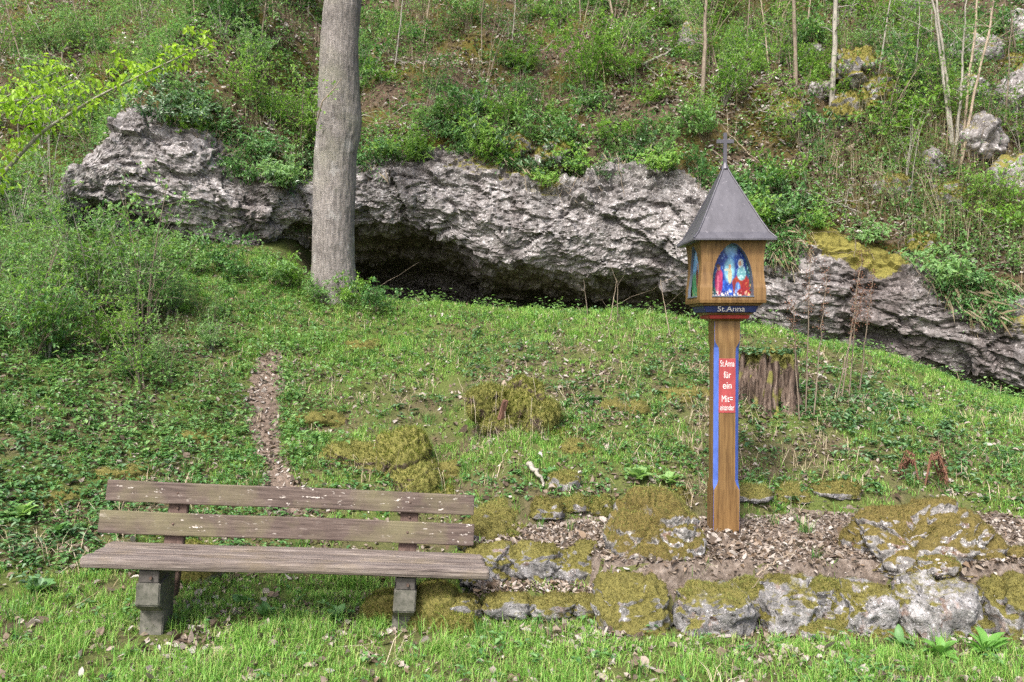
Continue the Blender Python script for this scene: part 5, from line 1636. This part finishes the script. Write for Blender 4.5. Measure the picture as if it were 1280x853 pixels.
# herbs: small plants of a few leaves
def herb_field(n, prob, per, hgt, ls, mat, name, label, six=False):
    x, y, t = scatter(n)
    keep = rng.random(n) < np.clip(prob(x, y, t), 0, 1)
    x, y = x[keep], y[keep]; m_ = len(x)
    base = put_on_ground(x, y)
    hp = hgt * rng.uniform(.4, 1.3, m_)
    P = np.repeat(base, per, 0); q = np.repeat(hp, per)
    a = rng.uniform(0, 6.28, len(P)); hf = rng.uniform(.35, 1.0, len(P))
    r_ = q * .45 * rng.random(len(P))
    P = P + np.stack([np.cos(a) * r_, np.sin(a) * r_, q * hf], 1)
    D = np.stack([np.cos(a), np.sin(a), rng.normal(.15, .4, len(P))], 1)
    L = ls * rng.uniform(.6, 1.35, len(P))
    V, F = leaves_np(P, D, L, L * rng.uniform(.5, .8, len(P)), .15, .25, None, six)
    return stuff(name, np_mesh(name, V, F), M[mat], label, "plants")

def p_herb(x, y, t):
    n1 = fbm2(x, y, 1.3, 3, seed=241)
    left = smooth(-.20, -.36, x / y)
    p = np.where(t < 0, .03 + .18 * smooth(.15, .4, n1), .55 * smooth(-.25, .25, n1) + .65 * left)
    return p * bare(x, y) * smooth(1.35, 1.15, t)
herb_field(34000, p_herb, 6, .060, .034, 'herb', "ground_herbs", "small leafy green herbs covering the bank")
herb_field(11000, lambda x, y, t: np.where(t > .25, (smooth(-.1, -.3, x / y) + .4 * smooth(.75, .95, t)) * smooth(-.3, .2, fbm2(x, y, 1.9, 3, seed=243)), .0) * bare(x, y) * smooth(1.4, 1.2, t), 7, .19, .044, 'leaf_soft', "spring_herbs", "taller soft green herbs along the upper bank")
herb_field(9000, lambda x, y, t: (np.exp(-((x - 3.2) / .9) ** 2 - ((y - 6.9) / .9) ** 2) + .35 * smooth(.1, .4, fbm2(x, y, 1.0, 3, seed=245)) * (t > 0) + .7 * np.exp(-((x + 3.4) / .7) ** 2 - ((y - 5.4) / .6) ** 2)) * bare(x, y) * (t < 1.1), 7, .07, .045, 'ivy', "ivy_carpet", "dark glossy ivy trailing over the bank", True)

# moss shoots carpeting patches of the bank
def p_moss(x, y, t):
    return .7 * smooth(.08, .25, fbm2(x, y, 1.2, 3, seed=251)) * np.where(t < 0, .8, .45) * bare(x, y) * (t < .8)
X, Y, T, rc = clumps(11000, p_moss, 8, .025)
n = len(X)
V, F = blades_np(put_on_ground(X, Y, -.003), .010 + .016 * rng.random(n), .005 + .004 * rng.random(n), np.abs(rng.normal(.6, .5, n)), rng.uniform(0, 6.28, n))
stuff("moss_carpet", np_mesh("moss_carpet", V, F), M['moss_yellow'], "yellow-green moss carpet between the grass patches", "moss")

# dead leaves
def leaf_litter(P, size, mat, name, label, nrm=None):
    n = len(P)
    a = rng.uniform(0, 6.28, n)
    D = np.stack([np.cos(a), np.sin(a), rng.normal(.05, .28, n)], 1)
    up = unit(np.stack([rng.normal(0, .35, n), rng.normal(0, .35, n), np.ones(n)], 1) + (0 if nrm is None else nrm))
    L = size * np.clip(rng.lognormal(-.15, .40, n), .35, 1.6)
    V, F = leaves_np(P, D, L, L * rng.uniform(.35, .9, n), rng.normal(.15, .32, n), rng.normal(0, .3, n), up, True)
    return stuff(name, np_mesh(name, V, F), M[mat], label, "leaves")
def p_litter(x, y, t):
    n1 = fbm2(x, y, 1.5, 3, seed=261); n2 = fbm2(x, y, 5, 2, seed=263)
    p = np.where(t < 0, .22 + .8 * smooth(-.02, .26, n1 + .5 * n2), .36 + .64 * smooth(-.15, .20, n1 + .4 * n2))
    p = p * np.where(t > .72, .45, 1) * np.where(x > 3.4, .5, 1)
    under = np.exp(-((x + 1.2) / .8) ** 2 - ((y - 4.5) / .25) ** 2)
    return np.clip(p + .6 * under, 0, 1) * smooth(1.5, 1.2, t)
x, y, t = scatter(76000)
keep = rng.random(len(x)) < p_litter(x, y, t)
x, y = x[keep], y[keep]
leaf_litter(put_on_ground(x, y, .002 + .016 * rng.random(len(x))), .038, 'litter', "leaf_litter", "pale dead leaves scattered over the lawn and the bank")
n = 20000
x = rng.uniform(-.3, 3.7, n); y = rng.uniform(4.36, 5.75, n)
stepm = (y > 4.38) & (y < 4.72) & (x > -.25) & (x < .52)
clear = smooth(.35, .9, x) * smooth(4.5, 4.9, y)
keep = (rng.random(n) < in_terrace(x, y) * (1 - .35 * clear)) | stepm
x, y = x[keep], y[keep]
leaf_litter(put_on_ground(x, y, .003 + .016 * rng.random(len(x))), .027, 'litter', "terrace_leaves", "thick dead leaves covering the terrace and its step")
n = 4200
x = rng.uniform(-3.0, -1.3, n); y = rng.uniform(5.5, 9.2, n)
keep = rng.random(n) < path_mask(x, y)
x, y = x[keep], y[keep]
leaf_litter(put_on_ground(x, y, .008 + .012 * rng.random(len(x))), .036, 'litter_dark', "path_leaves", "brown dead leaves trodden into the footpath")

# the slope above
def hill_scatter(n, t0=-.05, t1=7.5, um=.88):
    u = rng.uniform(-um, um, n); t = t0 + (t1 - t0) * rng.random(n)
    y = np.full(n, 12.0)
    for _ in range(5): y = cliff_y(u * y) + .45 + t
    X, Y, Z = hill_xyz(u * y, t)
    return np.stack([X, Y, Z], 1), t
slope_up = np.array([0, -.7, .3])
P, t = hill_scatter(95000)
nz = fbm2(P[:, 0], P[:, 1] + P[:, 2], .8, 3, seed=271)
keep = rng.random(len(P)) < .25 + .75 * smooth(-.25, .15, nz)
P = P[keep]
leaf_litter(P + np.array([0, -.02, .015]) * rng.uniform(.3, 2, (len(P), 1)), .062, 'litter_dark', "slope_leaves", "thick brown leaf litter over the slope above the rock", slope_up)
def hill_herbs(n, prob, per, hgt, ls, mat, name, label):
    P, t = hill_scatter(n)
    keep = rng.random(n) < np.clip(prob(P, t), 0, 1)
    P = P[keep]; m_ = len(P)
    hp = hgt * rng.uniform(.4, 1.4, m_)
    Q = np.repeat(P, per, 0); q = np.repeat(hp, per); a = rng.uniform(0, 6.28, len(Q)); r_ = q * .7 * rng.random(len(Q))
    Q = Q + np.stack([np.cos(a) * r_, np.sin(a) * r_ - q * .25, q * rng.uniform(.2, 1.0, len(Q))], 1)
    D = np.stack([np.cos(a), np.sin(a) - .3, rng.normal(.1, .5, len(Q))], 1)
    L = ls * rng.uniform(.6, 1.35, len(Q))
    V, F = leaves_np(Q, D, L, L * rng.uniform(.5, .8, len(Q)), .15, .25)
    return stuff(name, np_mesh(name, V, F), M[mat], label, "plants")
hill_herbs(30000, lambda P, t: (1 - .45 * np.exp(-((P[:, 0] - .8) / 2.2) ** 2)) * (.22 + .75 * smooth(-.05, .3, fbm2(P[:, 0], P[:, 1] + P[:, 2], .7, 3, seed=281))), 8, .20, .050, 'herb', "slope_herbs", "leafy green herbs spread over the slope above the rock")
hill_herbs(20000, lambda P, t: (1 - .6 * np.exp(-((P[:, 0] - .8) / 2.2) ** 2)) * smooth(-.1, .3, fbm2(P[:, 0], P[:, 1] + P[:, 2], .9, 3, seed=283)), 8, .26, .050, 'leaf_soft', "slope_spring_herbs", "soft light green herbs on the slope above the rock")
hill_herbs(6000, lambda P, t: smooth(.05, .3, fbm2(P[:, 0], P[:, 1] + P[:, 2], .8, 3, seed=285)), 8, .16, .055, 'ivy', "slope_ivy", "dark ivy over the slope above the rock")
# moss shoots on the slope
P, t = hill_scatter(16000)
keep = rng.random(len(P)) < smooth(.05, .25, fbm2(P[:, 0], P[:, 1] + P[:, 2], .9, 3, seed=287))
P = np.repeat(P[keep], 8, 0); P = P + rng.normal(0, .05, P.shape) * [1, .3, .3]; n = len(P)
V, F = blades_np(P, .02 + .03 * rng.random(n), .010 + .008 * rng.random(n), np.abs(rng.normal(.6, .5, n)), rng.uniform(3.2, 6.2, n))
stuff("slope_moss", np_mesh("slope_moss", V, F), M['moss_green'], "olive moss patches on the slope above the rock", "moss")
# dry stalks drooping down the slope
P, t = hill_scatter(11000, -.05, 5.5)
nz = fbm2(P[:, 0], P[:, 1] + P[:, 2], .7, 3, seed=289)
keep = rng.random(len(P)) < np.clip(.12 + .8 * smooth(.3, .5, P[:, 0] / P[:, 1]) * smooth(3.2, .6, t) + .5 * smooth(.1, .4, nz), 0, 1)
P = np.repeat(P[keep], 4, 0); P = P + rng.normal(0, .06, P.shape); n = len(P)
V, F = blades_np(P, .18 + .35 * rng.random(n), .005 + .004 * rng.random(n), np.abs(rng.normal(.9, .5, n)), rng.uniform(3.3, 6.1, n))
stuff("slope_dry_grass", np_mesh("slope_dry_grass", V, F), M['straw'], "pale dry stalks drooping over the slope", "grass")

# plants and dry stalks spilling over the upper edge of the rock
nr_ = PY.shape[0]
n = 26000
ri = (nr_ * (.62 + .29 * rng.random(n) ** .6)).astype(int); ci = rng.integers(int(np.argmin(np.abs(CLIFF_X + 6.6))), int(np.argmin(np.abs(CLIFF_X - 7.6))), n)
P = CLIFF_P[ri, ci]
nz = fbm2(P[:, 0], P[:, 2], .9, 3, seed=291)
dens = smooth(.0, .3, nz + 1.9 * (ri / nr_ - .83))
keep = rng.random(n) < dens * .55
P = P[keep]; m_ = len(P); per = 6
Q = np.repeat(P, per, 0); a = rng.uniform(0, 6.28, len(Q))
Q = Q + np.stack([np.cos(a) * .07 * rng.random(len(Q)), -.02 - .09 * rng.random(len(Q)), rng.uniform(-.10, .08, len(Q))], 1)
D = np.stack([np.cos(a), -.6 + .5 * np.sin(a), rng.normal(-.3, .5, len(Q))], 1)
L = .046 * rng.uniform(.5, 1.4, len(Q))
V, F = leaves_np(Q, D, L, L * rng.uniform(.5, .8, len(Q)), .15, .25)
h = len(Q) // 2
stuff("hanging_plants", np_mesh("hanging_plants", V, F), M['herb'], "small green plants trailing over the upper edge of the rock", "plants")
keep = rng.random(n) < dens * .16
P = np.repeat(CLIFF_P[ri, ci][keep], 3, 0) + rng.normal(0, .03, (keep.sum() * 3, 3)) + [0, -.03, .03]; m_ = len(P)
dn = unit(np.stack([rng.normal(0, .35, m_), -.55 * np.ones(m_), rng.normal(-.6, .4, m_)], 1))
Ls = rng.uniform(.10, .35, m_)
V, F = leaves_np(P, dn, Ls, .006, .1, .25)
stuff("hanging_straw", np_mesh("hanging_straw", V, F), M['straw'], "dry pale stalks trailing over the upper edge of the rock", "grass")
